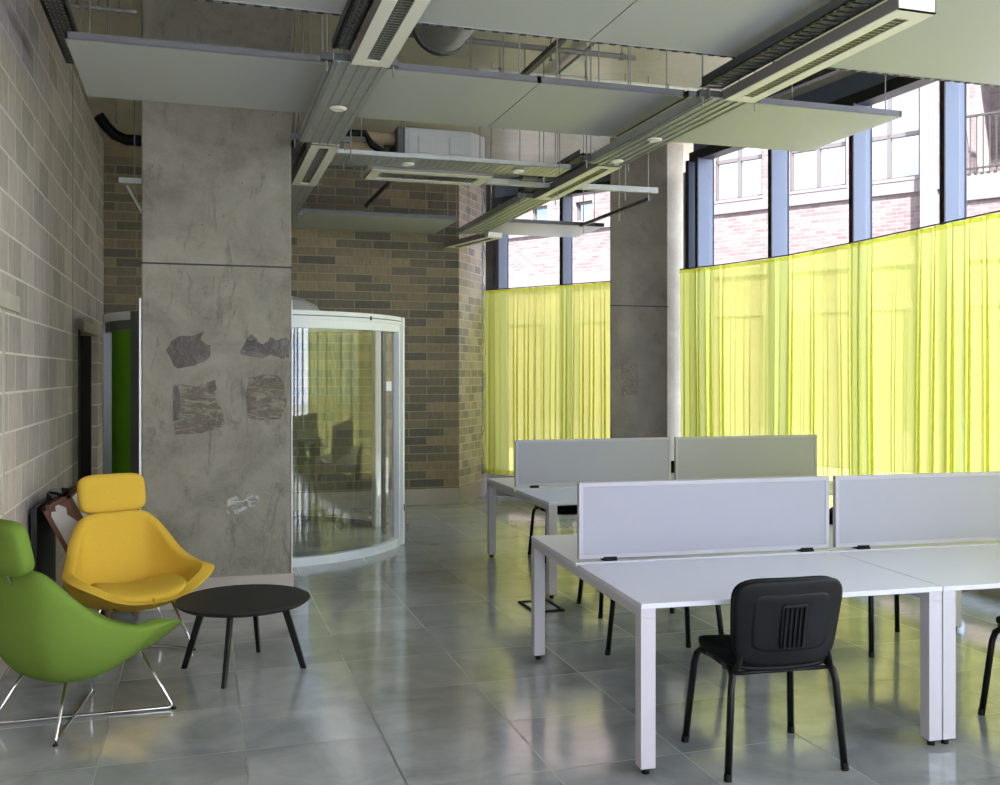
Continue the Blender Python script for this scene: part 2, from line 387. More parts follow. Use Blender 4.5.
# facade upstand, head and soffit edge
def strip(line, z0, z1, t, off=0.0):
    """a wall strip following a plan polyline, thickness t to the right (outside), shifted by off"""
    mb = MB(); P = [Vector((x, y, 0)) for x, y in line]; N = len(P); inn = []; out = []
    for i, p in enumerate(P):
        d = (P[min(i + 1, N - 1)] - P[max(i - 1, 0)]).normalized(); n = Vector((-d.y, d.x, 0))   # line runs towards -y: left side is +x (outside)
        inn.append(p + n * off); out.append(p + n * (off + t))
    vs = []
    for q in inn: vs += [(q.x, q.y, z0), (q.x, q.y, z1)]
    for q in out: vs += [(q.x, q.y, z0), (q.x, q.y, z1)]
    fs = []
    for i in range(N - 1):
        a = 2 * i; b = 2 * N + 2 * i
        fs += [(a, a + 2, a + 3, a + 1), (b, b + 1, b + 3, b + 2), (a + 1, a + 3, b + 3, b + 1), (a, b, b + 2, a + 2)]
    fs += [(0, 1, 2 * N + 1, 2 * N), (2 * N - 2, 4 * N - 2, 4 * N - 1, 2 * N - 1)]
    return mb.add(vs, fs)
struct(strip(GL_R, 0, .27, .12, -.06), 'wall_upstand', 'plinth'); struct(strip(GL_L, 0, .27, .12, -.16), 'wall_upstand.001', 'plinth')
struct(strip(GL_R, 4.07, 4.17, .16, -.08), 'trim_1', 'gasket'); struct(strip(GL_L, 4.02, 4.12, .16, -.08), 'trim_2', 'gasket')
struct(strip(GL_R, 4.17, CEIL, .14, -.02), 'trim_3', 'mullion'); struct(strip(GL_L, 4.12, CEIL, .14, -.02), 'trim_4', 'mullion')
struct(strip(GL_R, 4.26, CEIL, .07, -.50), 'trim_11', 'gasket')
# columns
cy = 7.25
def column_thing():
    mb = MB(); mb.box(-.385, .645, cy, cy + .32, 0, CEIL); mb2 = None
    o = struct(mb, 'concrete_column', 'column', bevel=.012)
    g = MB(); g.box(-.387, .647, cy - .002, cy + .1, 2.432, 2.444); struct(g, 'casting_joint', 'gasket', parent=o)
    b = MB(); b.box(-.405, .662, cy - .018, cy + .34, 0, .208); struct(b, 'baseboard', 'plinth', parent=o, bevel=.003)
    f = MB(); f.box(-.40, -.386, cy - .003, cy + .05, .21, 2.19); f.box(.646, .652, cy - .003, cy + .012, .21, 2.2); struct(f, 'corner_strip', 'white_frame', parent=o)
    # u, v -> x, z on the column face
    def face(u, v):
        k = (u - 500) / F; dx = math.sin(YAW) + k * math.cos(YAW); dy = math.cos(YAW) - k * math.sin(YAW)
        t = (cy) / dy; return (dx * t, H + (374 - v) * t / F)
    def patch(pts, mat, th, name, ns=3):
        pl = [face(*p) for p in pts]; m = MB()
        # subdivide and jitter the outline so that the edge looks torn
        q = []
        for i in range(len(pl)):
            a, b = pl[i], pl[(i + 1) % len(pl)]
            for k in range(ns):
                t = k / ns; j = .006
                q.append((a[0] + (b[0] - a[0]) * t + random.uniform(-j, j), a[1] + (b[1] - a[1]) * t + random.uniform(-j, j)))
        n = len(q); vs = [(x, cy + .002, z) for x, z in q] + [(x, cy - th, z) for x, z in q]
        m.add(vs, [tuple(range(n, 2 * n)), ] + [(i, (i + 1) % n, (i + 1) % n + n, i + n) for i in range(n)])
        m.build(name, mat, o)
    patch([(167, 350), (172, 340), (182, 336), (190, 337), (204, 331), (201, 339), (210, 346), (211, 355), (203, 362), (192, 366), (177, 369), (172, 362)], 'residue', .004, 'glue_residue')
    patch([(239, 353), (246, 340), (251, 335), (258, 341), (263, 345), (270, 338), (278, 340), (286, 338), (289, 340), (289, 357), (281, 359), (271, 354), (262, 358), (248, 356)], 'residue', .004, 'glue_residue')
    patch([(174, 386), (180, 384), (196, 386), (207, 382), (214, 386), (216, 402), (222, 410), (225, 424), (212, 431), (196, 434), (176, 434), (173, 418)], 'residue_thin', .0015, 'glue_residue')
    patch([(248, 378), (262, 374), (280, 376), (285, 388), (286, 404), (280, 419), (262, 420), (248, 418), (247, 398)], 'residue_thin', .0015, 'glue_residue')
    patch([(207, 383), (215, 380), (216, 390), (210, 392)], 'residue', .003, 'glue_residue')
    patch([(173, 386), (178, 385), (180, 400), (178, 420), (174, 420)], 'residue', .0025, 'glue_residue')
    patch([(228, 500), (236, 496), (240, 500), (246, 494), (258, 496), (258, 505), (247, 508), (238, 514), (227, 514)], 'plaster_smear', .002, 'plaster_smear')
column_thing()
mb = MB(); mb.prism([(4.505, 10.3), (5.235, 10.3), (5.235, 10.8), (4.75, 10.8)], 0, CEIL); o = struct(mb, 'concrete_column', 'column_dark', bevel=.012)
g = MB(); g.box(4.503, 5.24, 10.297, 10.303, 2.44, 2.452); struct(g, 'casting_joint', 'gasket', parent=o)
g = MB(); g.box(4.66, 4.85, 10.29, 10.302, 1.42, 1.78); struct(g, 'glue_residue', 'residue_thin', parent=o)
mb = MB(); mb.prism([(5.236, 10.36), (5.47, 10.36), (5.68, 10.95), (5.236, 10.95)], 0, CEIL); struct(mb, 'wall_pier', 'plaster')
mb = MB(); mb.cyl((5.43, 10.18, .27), (5.43, 10.18, 4.0), .05, 16); struct(mb, 'trim_12', 'galv')
# rear of the room (behind the viewer): unseen open end, shaped to let in fill light
mb = MB(); mb.box(-1.05, 4.9, -5.75, -5.6, 0, .3); mb.box(-1.05, 4.9, -5.75, -5.6, 4.0, CEIL)
for i in range(6): mb.box(-1.05 + i * 1.17, -.97 + i * 1.17, -5.75, -5.6, .3, 4.0)
struct(mb, 'wall_rear', 'mullion')

# ------------------------------------------------------------------ facade bays
def along(line, u=None, y=None):
    """point where a sight line (u) or a given y meets the glass line"""
    for (x0, y0), (x1, y1) in zip(line[:-1], line[1:]):
        if u is not None:
            k = (u - 500) / F; ax = math.sin(YAW) + k * math.cos(YAW); ay = math.cos(YAW) - k * math.sin(YAW)
            dx, dy = x1 - x0, y1 - y0; det = -ax * dy + dx * ay
            if abs(det) < 1e-9: continue
            t = (-x0 * dy + dx * y0) / det; px, py = ax * t, ay * t
            m = ((px - x0) * dx + (py - y0) * dy) / (dx * dx + dy * dy)
        else:
            m = (y - y0) / (y1 - y0); px, py = x0 + (x1 - x0) * m, y
        if -1e-6 <= m <= 1 + 1e-6: return (px, py, math.atan2(y1 - y0, x1 - x0))
    return None
bays_R = [along(GL_R, u=u) for u in (704.5, 778.5, 860.5, 953)] + [along(GL_R, y=y) for y in (4.75, 3.55, 2.35, 1.15, -.05, -1.25, -2.45, -3.65, -4.85, -5.55)]
bays_L = [(GL_L[0][0], GL_L[0][1], math.atan2(GL_L[1][1] - GL_L[0][1], GL_L[1][0] - GL_L[0][0]))] + [along(GL_L, u=u) for u in (502, 566)] + [(GL_L[1][0], GL_L[1][1], math.atan2(-1.87, 1.23))]
nwin = [0]
def bay(a, b, z1):
    nwin[0] += 1
    r = empty('window_%d' % nwin[0], (a[0], a[1], 0), 0, kind='structure')
    an = a[2]
    m = MB(); Mx = Matrix.Rotation(an, 4, 'Z'); m.box(-.022, .022, -.10, .10, .25, z1, Mx); m.build('mullion', 'mullion', r, bevel=.004)
    g = MB(); g.box(-.025, .025, -.112, -.099, .25, z1, Mx); g.box(-.027, .027, .099, .112, .25, z1, Mx); g.build('gasket', 'gasket', r)
    dx, dy = b[0] - a[0], b[1] - a[1]; L = math.hypot(dx, dy); M2 = Matrix.Rotation(math.atan2(dy, dx), 4, 'Z')
    p = MB(); p.box(.02, L - .02, .04, .052, .25, z1, M2); p.build('pane', 'glass', r)
for a, b in zip(bays_R[:-1], bays_R[1:]): bay(a, b, 4.08)
bay((5.40, 9.95, bays_R[0][2]), bays_R[0], 4.08)
for a, b in zip(bays_L[:-1], bays_L[1:]): bay(a, b, 4.03)

# ------------------------------------------------------------------ curtains
def curtain(line, z0, z1, label, phase, wl=.155):
    P = [Vector((x, y, 0)) for x, y in line]; L = [0]
    for a, b in zip(P[:-1], P[1:]): L.append(L[-1] + (b - a).length)
    def at(s):
        s = max(0, min(L[-1] - 1e-6, s))
        for i in range(len(P) - 1):
            if L[i] <= s <= L[i + 1]:
                t = (s - L[i]) / (L[i + 1] - L[i]); d = (P[i + 1] - P[i]).normalized(); return P[i].lerp(P[i + 1], t), d
    root = empty('curtain', (0, 0, 0), 0, label, 'curtain')
    n = int(L[-1] / .0085); NZ = 9; vs = []; fs = []
    rnd = random.Random(int(phase * 10)); amps = [rnd.uniform(.45, 1.35) for _ in range(200)]; lean = [rnd.uniform(-1, 1) for _ in range(200)]; wid = [rnd.uniform(.6, 1.5) for _ in range(200)]
    cum = [0]
    for w in wid: cum.append(cum[-1] + w * wl)
    for i in range(n + 1):
        s = L[-1] * i / n
        k = 0
        while cum[k + 1] < s: k += 1
        ph = 2 * PI * (s - cum[k]) / (cum[k + 1] - cum[k]); am = amps[k]; wlk = cum[k + 1] - cum[k]
        for j in range(NZ + 1):
            z = z0 + (z1 - z0) * j / NZ; t = j / NZ
            fl = 1 - .45 * t ** 3
            base, d = at(s + (.20 * wlk * math.sin(2 * ph) * min(1, am) * (1 - .6 * t ** 4)) + .018 * lean[k] * (1 - t) * math.sin(ph / 2))
            nr = Vector((-d.y, d.x, 0))
            q = base + nr * (.028 * am * math.sin(ph) * fl + .008 * math.sin(s * 3 + z * 1.4)); vs.append((q.x, q.y, z))
    for i in range(n):
        for j in range(NZ): a = i * (NZ + 1) + j; fs.append((a, a + NZ + 1, a + NZ + 2, a + 1))
    m = MB(); m.add(vs, fs); m.build('cloth', 'curtain', root, smooth=True)
    m = MB(); vs2 = []
    h = MB(); prev = None
    hv = []; hf = []
    nn = n
    for i in range(nn + 1):
        b_ = vs[i * (NZ + 1) + NZ]; hv += [(b_[0], b_[1], z1 - .035), (b_[0], b_[1], z1 + .004)]
    for i in range(nn): hf.append((2 * i, 2 * i + 2, 2 * i + 3, 2 * i + 1))
    h.add([(x - .003, y, z) for x, y, z in hv], hf); h.build('heading_tape', 'curtain', root, smooth=True)
    hv = []
    for i in range(nn + 1):
        b_ = vs[i * (NZ + 1)]; hv += [(b_[0] - .003, b_[1], z0), (b_[0] - .003, b_[1], z0 + .06)]
    h = MB(); h.add(hv, hf); h.build('hem', 'curtain', root, smooth=True)
    m = MB(); m.tube([(p.x, p.y, z1 + .012) for p in P], .006, 8); m.build('track', 'gasket', root, smooth=True)
    return root
curtain(CUR_R, .30, 2.80, 'long lime green voile curtain right of the dark concrete column', 1.3)
curtain(CUR_L, .30, 2.80, 'shorter lime green voile curtain between pale brick return and dark concrete column', 4.1)

# ------------------------------------------------------------------ street outside
mb = MB(); mb.box(-40, 60, -40, 60, -.35, -.22); struct(mb, 'ground', 'ground')
bx = Vector((11.8, 17.3, 0)); bang = math.atan2(.838, -.545)     # facade run m (towards the far left)
bl = empty('apartment_building', bx, bang, 'pink brick building across the street, seen above the curtains', 'building')
# local x = along the run, local -y... facade face at local y = 0, body at negative y (away from the room)
wm = MB()
wins = [(.83, 1.95, 5.42, 7.3), (-.95, .25, 5.42, 7.3), (-2.36, -1.15, 5.42, 7.6), (5.15, 5.65, 5.28, 5.82), (6.5, 7.0, 5.35, 5.85), (3.2, 3.9, 5.42, 7.3)]
rec = (-7.6, -3.15, 5.36, 8.3)
def wall_with_holes(x0, x1, z0, z1, holes):
    xs = sorted({x0, x1, *[h[0] for h in holes], *[h[1] for h in holes]}); zs = sorted({z0, z1, *[h[2] for h in holes], *[h[3] for h in holes]})
    for a, b in zip(xs[:-1], xs[1:]):
        for c, d in zip(zs[:-1], zs[1:]):
            cx, cz = (a + b) / 2, (c + d) / 2
            if any(h[0] < cx < h[1] and h[2] < cz < h[3] for h in holes): continue
            wm.box(a, b, -.35, 0, c, d)
wall_with_holes(-14, 16, -.2, 9.5, wins + [rec])
wm.build('brick_wall', 'brick_ext', bl)
st = MB(); st.box(-3.1, 16, -.02, .05, 5.12, 5.36); st.box(-14, 16, -.02, .06, 3.75, 4.08); st.box(-14, -3.1, -.02, .05, 4.85, 5.30)
st.build('stone_band', 'ext_stone', bl, bevel=.01)
for (a, b, c, d) in wins:
    f = MB(); w = .05
    f.box(a, b, -.16, -.08, c, c + w); f.box(a, b, -.16, -.08, d - w, d); f.box(a, a + w, -.16, -.08, c, d); f.box(b - w, b, -.16, -.08, c, d)
    if b - a > .8:
        f.box((a + b) / 2 - .035, (a + b) / 2 + .035, -.16, -.08, c, d); f.box(a, b, -.16, -.08, c + .82, c + .90)
    fo = f.build('window', 'ext_frame', bl)
    g = MB(); g.box(a, b, -.14, -.12, c, d); g.build('pane', 'ext_glass', fo)
    s_ = MB(); s_.box(a - .05, b + .05, -.1, .06, c - .06, c); s_.build('window_sill', 'ext_stone', bl)
r_ = MB(); r_.box(-7.6, -3.15, -1.6, -1.5, 5.3, 8.3); r_.box(-3.25, -3.15, -1.5, -.35, 5.3, 8.3); r_.box(-7.6, -3.15, -1.5, -.35, 5.26, 5.36)
r_.build('balcony_recess', 'brick_ext', bl)
d_ = MB(); d_.box(-4.4, -3.6, -1.5, -1.44, 5.4, 7.5); d_.build('balcony_door', 'ext_frame', bl)
rl = MB(); rl.box(-7.6, -3.15, .0, .04, 6.38, 6.42); rl.box(-7.6, -3.15, .0, .04, 5.42, 5.45)
x = -7.55
while x < -3.15: rl.box(x, x + .02, .01, .03, 5.3, 6.4); x += .11
rl.build('balcony_railing', 'void', bl)
dp = MB(); dp.box(-2.68, -2.40, -.02, .14, -.2, 9.5); dp.build('pilaster', 'ext_stone', bl)
gf = MB(); gf.box(-14, 16, -.02, .03, -.2, .55); gf.box(-14, 16, -.02, .035, 2.9, 3.1)
gf.build('stone_base', 'ext_stone', bl)
for k in range(8):
    x0 = -9 + 2.9 * k; gf = MB(); gf.box(x0, x0 + 1.1, -.02, .035, .55, 2.9); gf.build('shutter', 'ext_frame', bl, bevel=.01)

# ------------------------------------------------------------------ ceiling rafts
ZR = 3.45
def raft(x0, x1, y0, y1, label, z=ZR, rot=0, tilt=0, rods=True, slots=False, name='ceiling_raft', slot_side=1):
    cx, cy_ = (x0 + x1) / 2, (y0 + y1) / 2
    r = empty(name, (cx, cy_, z), rot, label, 'ceiling panel', 'suspended grey ceiling rafts')
    w, d = x1 - x0, y1 - y0
    m = MB(); m.box(-w / 2, w / 2, -d / 2, d / 2, 0, .006); m.build('panel', 'raft', r)
    e = MB(); t = .012; hh = .045
    e.box(-w / 2, w / 2, -d / 2, -d / 2 + t, .002, hh); e.box(-w / 2, w / 2, d / 2 - t, d / 2, .002, hh)
    e.box(-w / 2, -w / 2 + t, -d / 2, d / 2, .002, hh); e.box(w / 2 - t, w / 2, -d / 2, d / 2, .002, hh)
    e.build('edge_frame', 'raft_edge', r)
    if slots:
        s_ = MB(); x = -w / 2 + .04; yy = d / 2
        while x < w / 2 - .05:
            s_.box(x, x + .035, yy + .002, yy + .016, -.009, -.004); x += .075
        s_.box(-w / 2, w / 2, yy + .006, yy + .010, -.006, -.0035); s_.build('slotted_strip', 'gasket', r)
        s_ = MB(); s_.box(-w / 2, w / 2, d / 2 - .002, d / 2 + .022, -.004, .0); s_.build('lip', 'galv', r)
    if rods:
        for sx in (-1, 1):
            for sy in (-1, 1):
                q = MB(); q.cyl((sx * (w / 2 - .12), sy * (d / 2 - .02 + (.035 if sy > 0 else 0)), .0), (sx * (w / 2 - .12), sy * (d / 2 - .02 + (.035 if sy > 0 else 0)), CEIL - z), .0045, 6)
                q.build('hanger_rod', 'rod', r)
    if tilt: r.rotation_euler = (0, -tilt, rot)
    return r
# second row (passes in front of the column)
raft(-.685, .80, 5.66, 6.78, 'long blue-grey raft between left block wall and left lamp run')
raft(.82, 2.0, 5.66, 6.78, 'grey raft just right of the left lamp run, second row, above curved lobby')
raft(2.006, 3.0, 5.66, 6.78, 'grey raft left of the right lamp run, second row, before the dark column')
raft(3.02, 4.68, 5.66, 6.78, 'small grey raft right of the right lamp run, its corner pointing at windows', tilt=.0)
# first row
raft(-.685, .80, 3.7, 4.85, 'grey raft at the top left edge, crossing above the column head', slots=True)
raft(.82, 2.0, 3.7, 4.85, 'grey raft at the top centre beside the near left lamp, spiral duct behind', slots=True)
raft(2.006, 3.0, 3.7, 4.85, 'grey raft at the top, between a panel seam and the near right lamp', slots=True)
raft(3.02, 4.9, 3.7, 4.85, 'grey raft in the top right corner, nearest the windows', slots=True)
# far row
raft(1.0, 2.85, 10.85, 12.0, 'far narrow grey raft in front of the back block wall', z=3.43)
raft(3.12, 4.66, 10.83, 11.80, 'far small grey raft before the left curtain window', z=3.43)

# ------------------------------------------------------------------ service runs: trays, lamps
def lamp(p, L, rot, label, w=.2, zb=3.27, iw=.072):
    """lamp body, length along local y starting at p"""
    r = empty('ceiling_light', (p[0], p[1], zb), rot, label, 'ceiling light', 'louvred ceiling lamps')
    b = MB(); h = .062; i0 = .09
    # body as frame round the louvre slot
    b.box(-w / 2, -iw / 2, 0, L, .0, .008); b.box(iw / 2, w / 2, 0, L, .0, .008); b.box(-iw / 2, iw / 2, 0, i0, .0, .008); b.box(-iw / 2, iw / 2, L - i0, L, .0, .008)
    b.box(-w / 2, w / 2, 0, .006, 0, h); b.box(-w / 2, w / 2, L - .006, L, 0, h)
    b.box(-iw / 2, iw / 2, i0, L - i0, .05, .056)
    b.build('housing', 'lamp_white', r)
    s_ = MB(); s_.box(-w / 2 - .002, -w / 2 + .004, 0, L, .004, h); s_.box(w / 2 - .004, w / 2 + .002, 0, L, .004, h); s_.box(-w / 2, w / 2, 0.006, L - .006, h - .004, h); s_.build('side_plate', 'lamp_side', r)
    lv = MB(); y = i0 + .02
    while y < L - i0 - .01:
        lv.box(-iw / 2, iw / 2, y, y + .006, .006, .046); y += .034
    lv.box(-iw / 2, -iw / 2 + .003, i0, L - i0, .004, .05); lv.box(iw / 2 - .003, iw / 2, i0, L - i0, .004, .05); lv.box(-iw / 2, iw / 2, i0, L - i0, .047, .05); lv.build('louvre', 'louvre', r)
    t = MB(); t.cyl((0, i0, .04), (0, L - i0, .04), .008, 8); t.build('lamp_tube', 'white_frame', r)
    return r
XB1, XB2 = .855, 3.05
lamp((XB1, 3.57), 1.5, 0, 'long louvred lamp at the top of the left service run')
lamp((XB1, 6.93), 1.52, 0, 'short-looking louvred lamp beside the column top, left service run')
lamp((XB2, 3.59), 1.5, 0, 'largest louvred lamp, near end of the right service run')
lamp((XB2, 6.97), 1.52, 0, 'louvred lamp in the middle of the right service run, near dark column')
lamp((3.34, 11.0), 1.15, R(13), 'farthest louvred lamp, before the pale brick return', zb=3.27)
lamp((1.30, 7.83), 1.0, -PI / 2, 'louvred lamp lying crosswise below the grey air unit', w=.40, iw=.22)
lamp((XB1 - .1, 10.3), 1.2, 0, 'mostly hidden louvred lamp behind the concrete column edge')

def tray(x0, x1, y0, y1, z, label, axis='y', spots=(), ridges=5, rods=True, mat='galv'):
    r = empty('cable_tray', ((x0 + x1) / 2, (y0 + y1) / 2, z), 0, label, 'cable tray', 'galvanised service trays')
    w, d = (x1 - x0) / 2, (y1 - y0) / 2
    m = MB(); m.box(-w, w, -d, d, 0, .004)
    rr = MB()
    if axis == 'y':
        m.box(-w, -w + .004, -d, d, 0, .06); m.box(w - .004, w, -d, d, 0, .06)
        for k in range(ridges):
            xx = -w + (k + .5) * 2 * w / ridges; rr.box(xx - .006, xx + .006, -d, d, -.008, .0)
    else:
        m.box(-w, w, -d, -d + .004, 0, .035); m.box(-w, w, d - .004, d, 0, .035)
        nn = int(2 * w / .05)
        for k in range(nn):
            xx = -w + (k + .5) * 2 * w / nn; rr.box(xx - .006, xx + .006, -d + .02, d - .02, -.004, .0)
    m.build('base', mat, r); rr.build('ridges', mat, r)
    for sx, sy in spots:
        q = MB(); q.lathe([(.0, -.018), (.028, -.018), (.034, -.022), (.05, -.014), (.052, -.006), (.0, -.006)], 24, (sx - (x0 + x1) / 2, sy - (y0 + y1) / 2, 0)); q.build('downlight', 'lamp_white', r, smooth=True, auto=40)
    if rods:
        for sy in (-1, 1):
            for sx in (-1, 1):
                q = MB()
                if axis == 'y': a = (sx * (w + .03), sy * (d - .03))
                else: a = (sx * (w - .1), sy * (d + .015))
                q.cyl((a[0], a[1], -.05), (a[0], a[1], CEIL - z), .005, 6); q.build('hanger_rod', 'rod', r)
    if axis == 'y':
        for sy in (-1, 1):
            br = MB(); br.box(-w - .06, w + .06, sy * (d - .03) - .02, sy * (d - .03) + .02, .008, .045)
            br.build('cross_bracket', 'galv_dark', r)
    return r
tray(.665, .955, 5.08, 6.92, 3.285, 'galvanised tray between the two left lamps, round downlight in middle', spots=((.81, 5.95),))
tray(2.865, 3.155, 5.10, 6.96, 3.285, 'yellow-lit tray between the two right lamps, two round downlights', spots=((3.0, 6.1), (3.03, 6.8)))
tray(2.865, 3.155, 8.52, 10.9, 3.285, 'yellow-lit tray beyond the middle right lamp', spots=())
tray(.665, .955, 8.5, 10.25, 3.285, 'galvanised tray end beside the concrete column, past the lamp', rods=True)
tray(.98, 2.84, 7.27, 7.62, 3.30, 'galvanised cross tray below the grey air unit, small downlight', axis='x', spots=((1.55, 7.44), (2.45, 7.44)))
# narrow dark cable tray left of each lamp
def ladder(x0, x1, y0, y1, z, label, name='cable_tray'):
    r = empty(name, ((x0 + x1) / 2, (y0 + y1) / 2, z), 0, label, 'cable tray', 'dark perforated cable trays')
    w, d = (x1 - x0) / 2, (y1 - y0) / 2
    m = MB(); m.box(-w, -w + .004, -d, d, 0, .05); m.box(w - .004, w, -d, d, 0, .05); m.box(-w, -w + .02, -d, d, 0, .004); m.box(w - .02, w, -d, d, 0, .004)
    y = -d + .03
    while y < d: m.box(-w, w, y, y + .034, 0, .004); y += .055
    m.build('base', 'galv_dark', r)
    c = MB()
    for k in range(3): c.tube([(-w + .03 + .025 * k, -d, .018), (-w + .035 + .025 * k, 0, .02), (-w + .03 + .025 * k, d, .018)], .009, 6)
    c.build('cables', 'black', r, smooth=True)
    for sy in (-.8, .8):
        q = MB(); q.cyl((w + .01, sy * d, -.04), (w + .01, sy * d, CEIL - z), .005, 6); q.build('hanger_rod', 'rod', r)
    return r
ladder(.655, .75, 3.5, 5.06, 3.34, 'dark cable tray running left of the near left lamp')
ladder(.655, .75, 6.95, 8.45, 3.34, 'dark cable tray left of the lamp beside the column top')
ladder(2.80, 2.945, 3.5, 5.08, 3.34, 'black cable tray left of the largest near right lamp')
ladder(2.80, 2.945, 6.98, 8.5, 3.34, 'dark cable tray left of the middle right lamp')
ladder(-.84, -.71, 3.6, 7.0, 3.72, 'perforated cable tray along the left block wall at the top left')

# grey square conduit and rails
def rail_thing(name, a, b, w, h, mat, label, cat, rods=()):
    r = empty(name, a, 0, label, cat); m = MB(); A = Vector(a)
    m.beam((0, 0, 0), Vector(b) - A, w, h); m.build('channel', mat, r, bevel=.002)
    for t in rods:
        p = (Vector(b) - A) * t; q = MB(); q.cyl((p.x, p.y, -.1), (p.x, p.y, CEIL - A.z - p.z), .005, 6); q.build('hanger_rod', 'rod', r)
    return r
rail_thing('steel_channel', (2.25, 8.10, 3.33), (3.99, 8.06, 3.33), .05, .05, 'galv', 'pale square steel channel ending in front of the dark column', 'channel', (.1, .45, .82, .95))
rail_thing('ceiling_strut', (3.98, 9.9, 3.28), (3.98, 8.2, 3.28), .03, .03, 'galv_dark', 'dark thin strut running towards the window before dark column', 'strut', (.05, .6))
rail_thing('ceiling_strut', (2.55, 8.4, 4.12), (2.55, 5.6, 4.12), .05, .04, 'galv_dark', 'dark diagonal strut above the rafts in the middle of the ceiling', 'strut', (.3, .8))
rail_thing('ceiling_strut', (3.05, 8.6, 4.30), (3.05, 5.2, 4.30), .08, .03, 'galv', 'grey flat strut against the soffit left of the right lamps', 'strut')
rail_thing('ceiling_strut', (1.95, 11.9, 3.72), (1.95, 9.4, 3.72), .035, .035, 'galv_dark', 'dark strut crossing the back block wall above the far raft', 'strut', (.1, .9))
def pipe_thing(pts, r, mat, label, name='pipe', clips=True):
    e = empty(name, pts[0], 0, label, 'pipe'); A = Vector(pts[0]); m = MB()
    m.tube([Vector(p) - A for p in pts], r, 12); m.build('pipe_run', mat, e, smooth=True, auto=50)
    if clips:
        for t in (.08, .4, .72, .95):
            p = (Vector(pts[-1]) - A) * t; q = MB(); q.cyl((p.x, p.y, 0), (p.x, p.y, CEIL - A.z), .005, 6); q.cyl((p.x - .012, p.y, 0), (p.x + .012, p.y, 0), r + .008, 12); q.build('pipe_clip', 'rod', e)
    return e
pipe_thing([(.98, 7.05, 4.16), (3.3, 7.05, 4.16)], .022, 'lamp_side', 'pale sprinkler pipe under the soffit behind the second row rafts')
pipe_thing([(2.2, 7.75, 4.18), (4.6, 7.75, 4.18)], .02, 'lamp_white', 'cream pipe under the soffit left of the right lamp run')
pipe_thing([(-.80, 7.0, 4.1), (-.40, 7.0, 4.1)], .013, 'lamp_side', 'short pale pipe high in the left corner by the column')
pipe_thing([(-.3, 5.2, 4.2), (.9, 5.2, 4.2)], .018, 'lamp_side', 'thin pipe above the top left raft, before the column head', clips=True)
for (x, y), lb in (((-.1, 5.45), 'sprinkler head left of the left lamp run, before the column'), ((2.7, 7.35), 'sprinkler head over the middle rafts near the right lamp run')):
    e = empty('sprinkler_head', (x, y, 4.2), 0, lb, 'sprinkler'); m = MB(); m.cyl((0, 0, .17), (0, 0, 0), .008, 8); m.build('drop_pipe', 'rod', e)
    m = MB(); m.lathe([(0, -.03), (.02, -.028), (.022, -.024), (.008, -.01), (.008, .0), (0, 0)], 16); m.build('deflector', 'rod', e, smooth=True)
# spiral duct
e = empty('spiral_duct', (1.63, 5.05, 4.12), 0, 'silver spiral duct with open end above the rafts near the left lamp', 'duct')
m = MB(); n = 40; rr = .2
prof = []
for k in range(25):
    prof.append((0, 1.55 - .07 * k, 0)); 
m.tube([(0, 1.62 - .05 * k, 0) for k in range(36)], [rr + (.004 if k % 3 == 0 else 0) for k in range(36)], 36); m.build('duct_body', 'galv', e, smooth=True, auto=60)
m = MB(); m.tube([(0, 1.60, 0), (0, 1.66, 0)], rr + .012, 36); m.build('end_collar', 'galv_dark', e)
# air unit
e = empty('air_handling_unit', (1.76, 8.6, 3.585), 0, 'grey metal air unit hung above the crosswise lamp', 'air unit')
m = MB(); m.prism([(0, 0), (.62, 0), (.80, .16), (.80, .75), (0, .75)], 0, .29); m.build('casing', 'duct_grey', e, bevel=.006)
m = MB(); m.prism([(-.06, .0), (0, .0), (0, .7), (-.06, .7)], 0, .29); m.build('inlet_flange', 'galv_dark', e)
for a, b in ((.13, .26), (.42, .55)):
    m = MB(); m.box(a, b, -.006, 0, .07, .22); m.build('access_panel', 'duct_grey', e, bevel=.002)
m = MB(); m.box(.04, .05, -.004, .0, 0, .29); m.box(.0, .62, -.005, 0, .275, .285); m.build('seam', 'galv', e)
for x, y in ((.0, -.02), (.7, -.02)):
    q = MB(); q.cyl((x, y, -.03), (x, y, CEIL - 3.585), .005, 6); q.build('hanger_rod', 'rod', e)
m = MB(); m.box(.33, .47, -.05, .0, -.012, .006); m.build('drain_bracket', 'plinth', e)
pipe_thing([(1.44, 8.72, 3.79), (1.69, 8.72, 3.79)], .055, 'cardboard', 'upper tan pipe stub entering the grey air unit', clips=False)
pipe_thing([(1.22, 8.62, 3.67), (1.50, 8.62, 3.67)], .05, 'cardboard', 'lower tan pipe stub left of the grey air unit', clips=False)
pipe_thing([(1.05, 8.55, 3.77), (1.40, 8.55, 3.78), (1.46, 8.55, 3.68), (1.60, 8.6, 3.62), (1.68, 8.6, 3.66)], .03, 'black', 'black insulated hose looping into the grey air unit', name='insulated_hose', clips=False)
pipe_thing([(-.95, 10.4, 4.22), (-.88, 10.4, 4.12), (-.80, 10.4, 4.04), (-.70, 10.4, 4.00), (1.1, 10.4, 4.00)], .055, 'black', 'black lagged pipe behind the column head', name='lagged_pipe', clips=True)
rail_thing('ceiling_strut', (-.60, 9.06, 3.30), (-.36, 9.06, 2.86), .025, .02, 'galv', 'thin diagonal brace beside the column, high on its left', 'strut')
rail_thing('ceiling_strut', (-.66, 9.0, 3.33), (-.30, 9.0, 3.33), .05, .05, 'galv', 'short steel bracket left of the column, near its top', 'strut', (.35, .55))
rail_thing('steel_channel', (1.0, 8.20, 3.42), (1.62, 8.20, 3.42), .04, .03, 'galv_dark', 'short dark channel right of the lamp beside the column top', 'channel', (.5,))
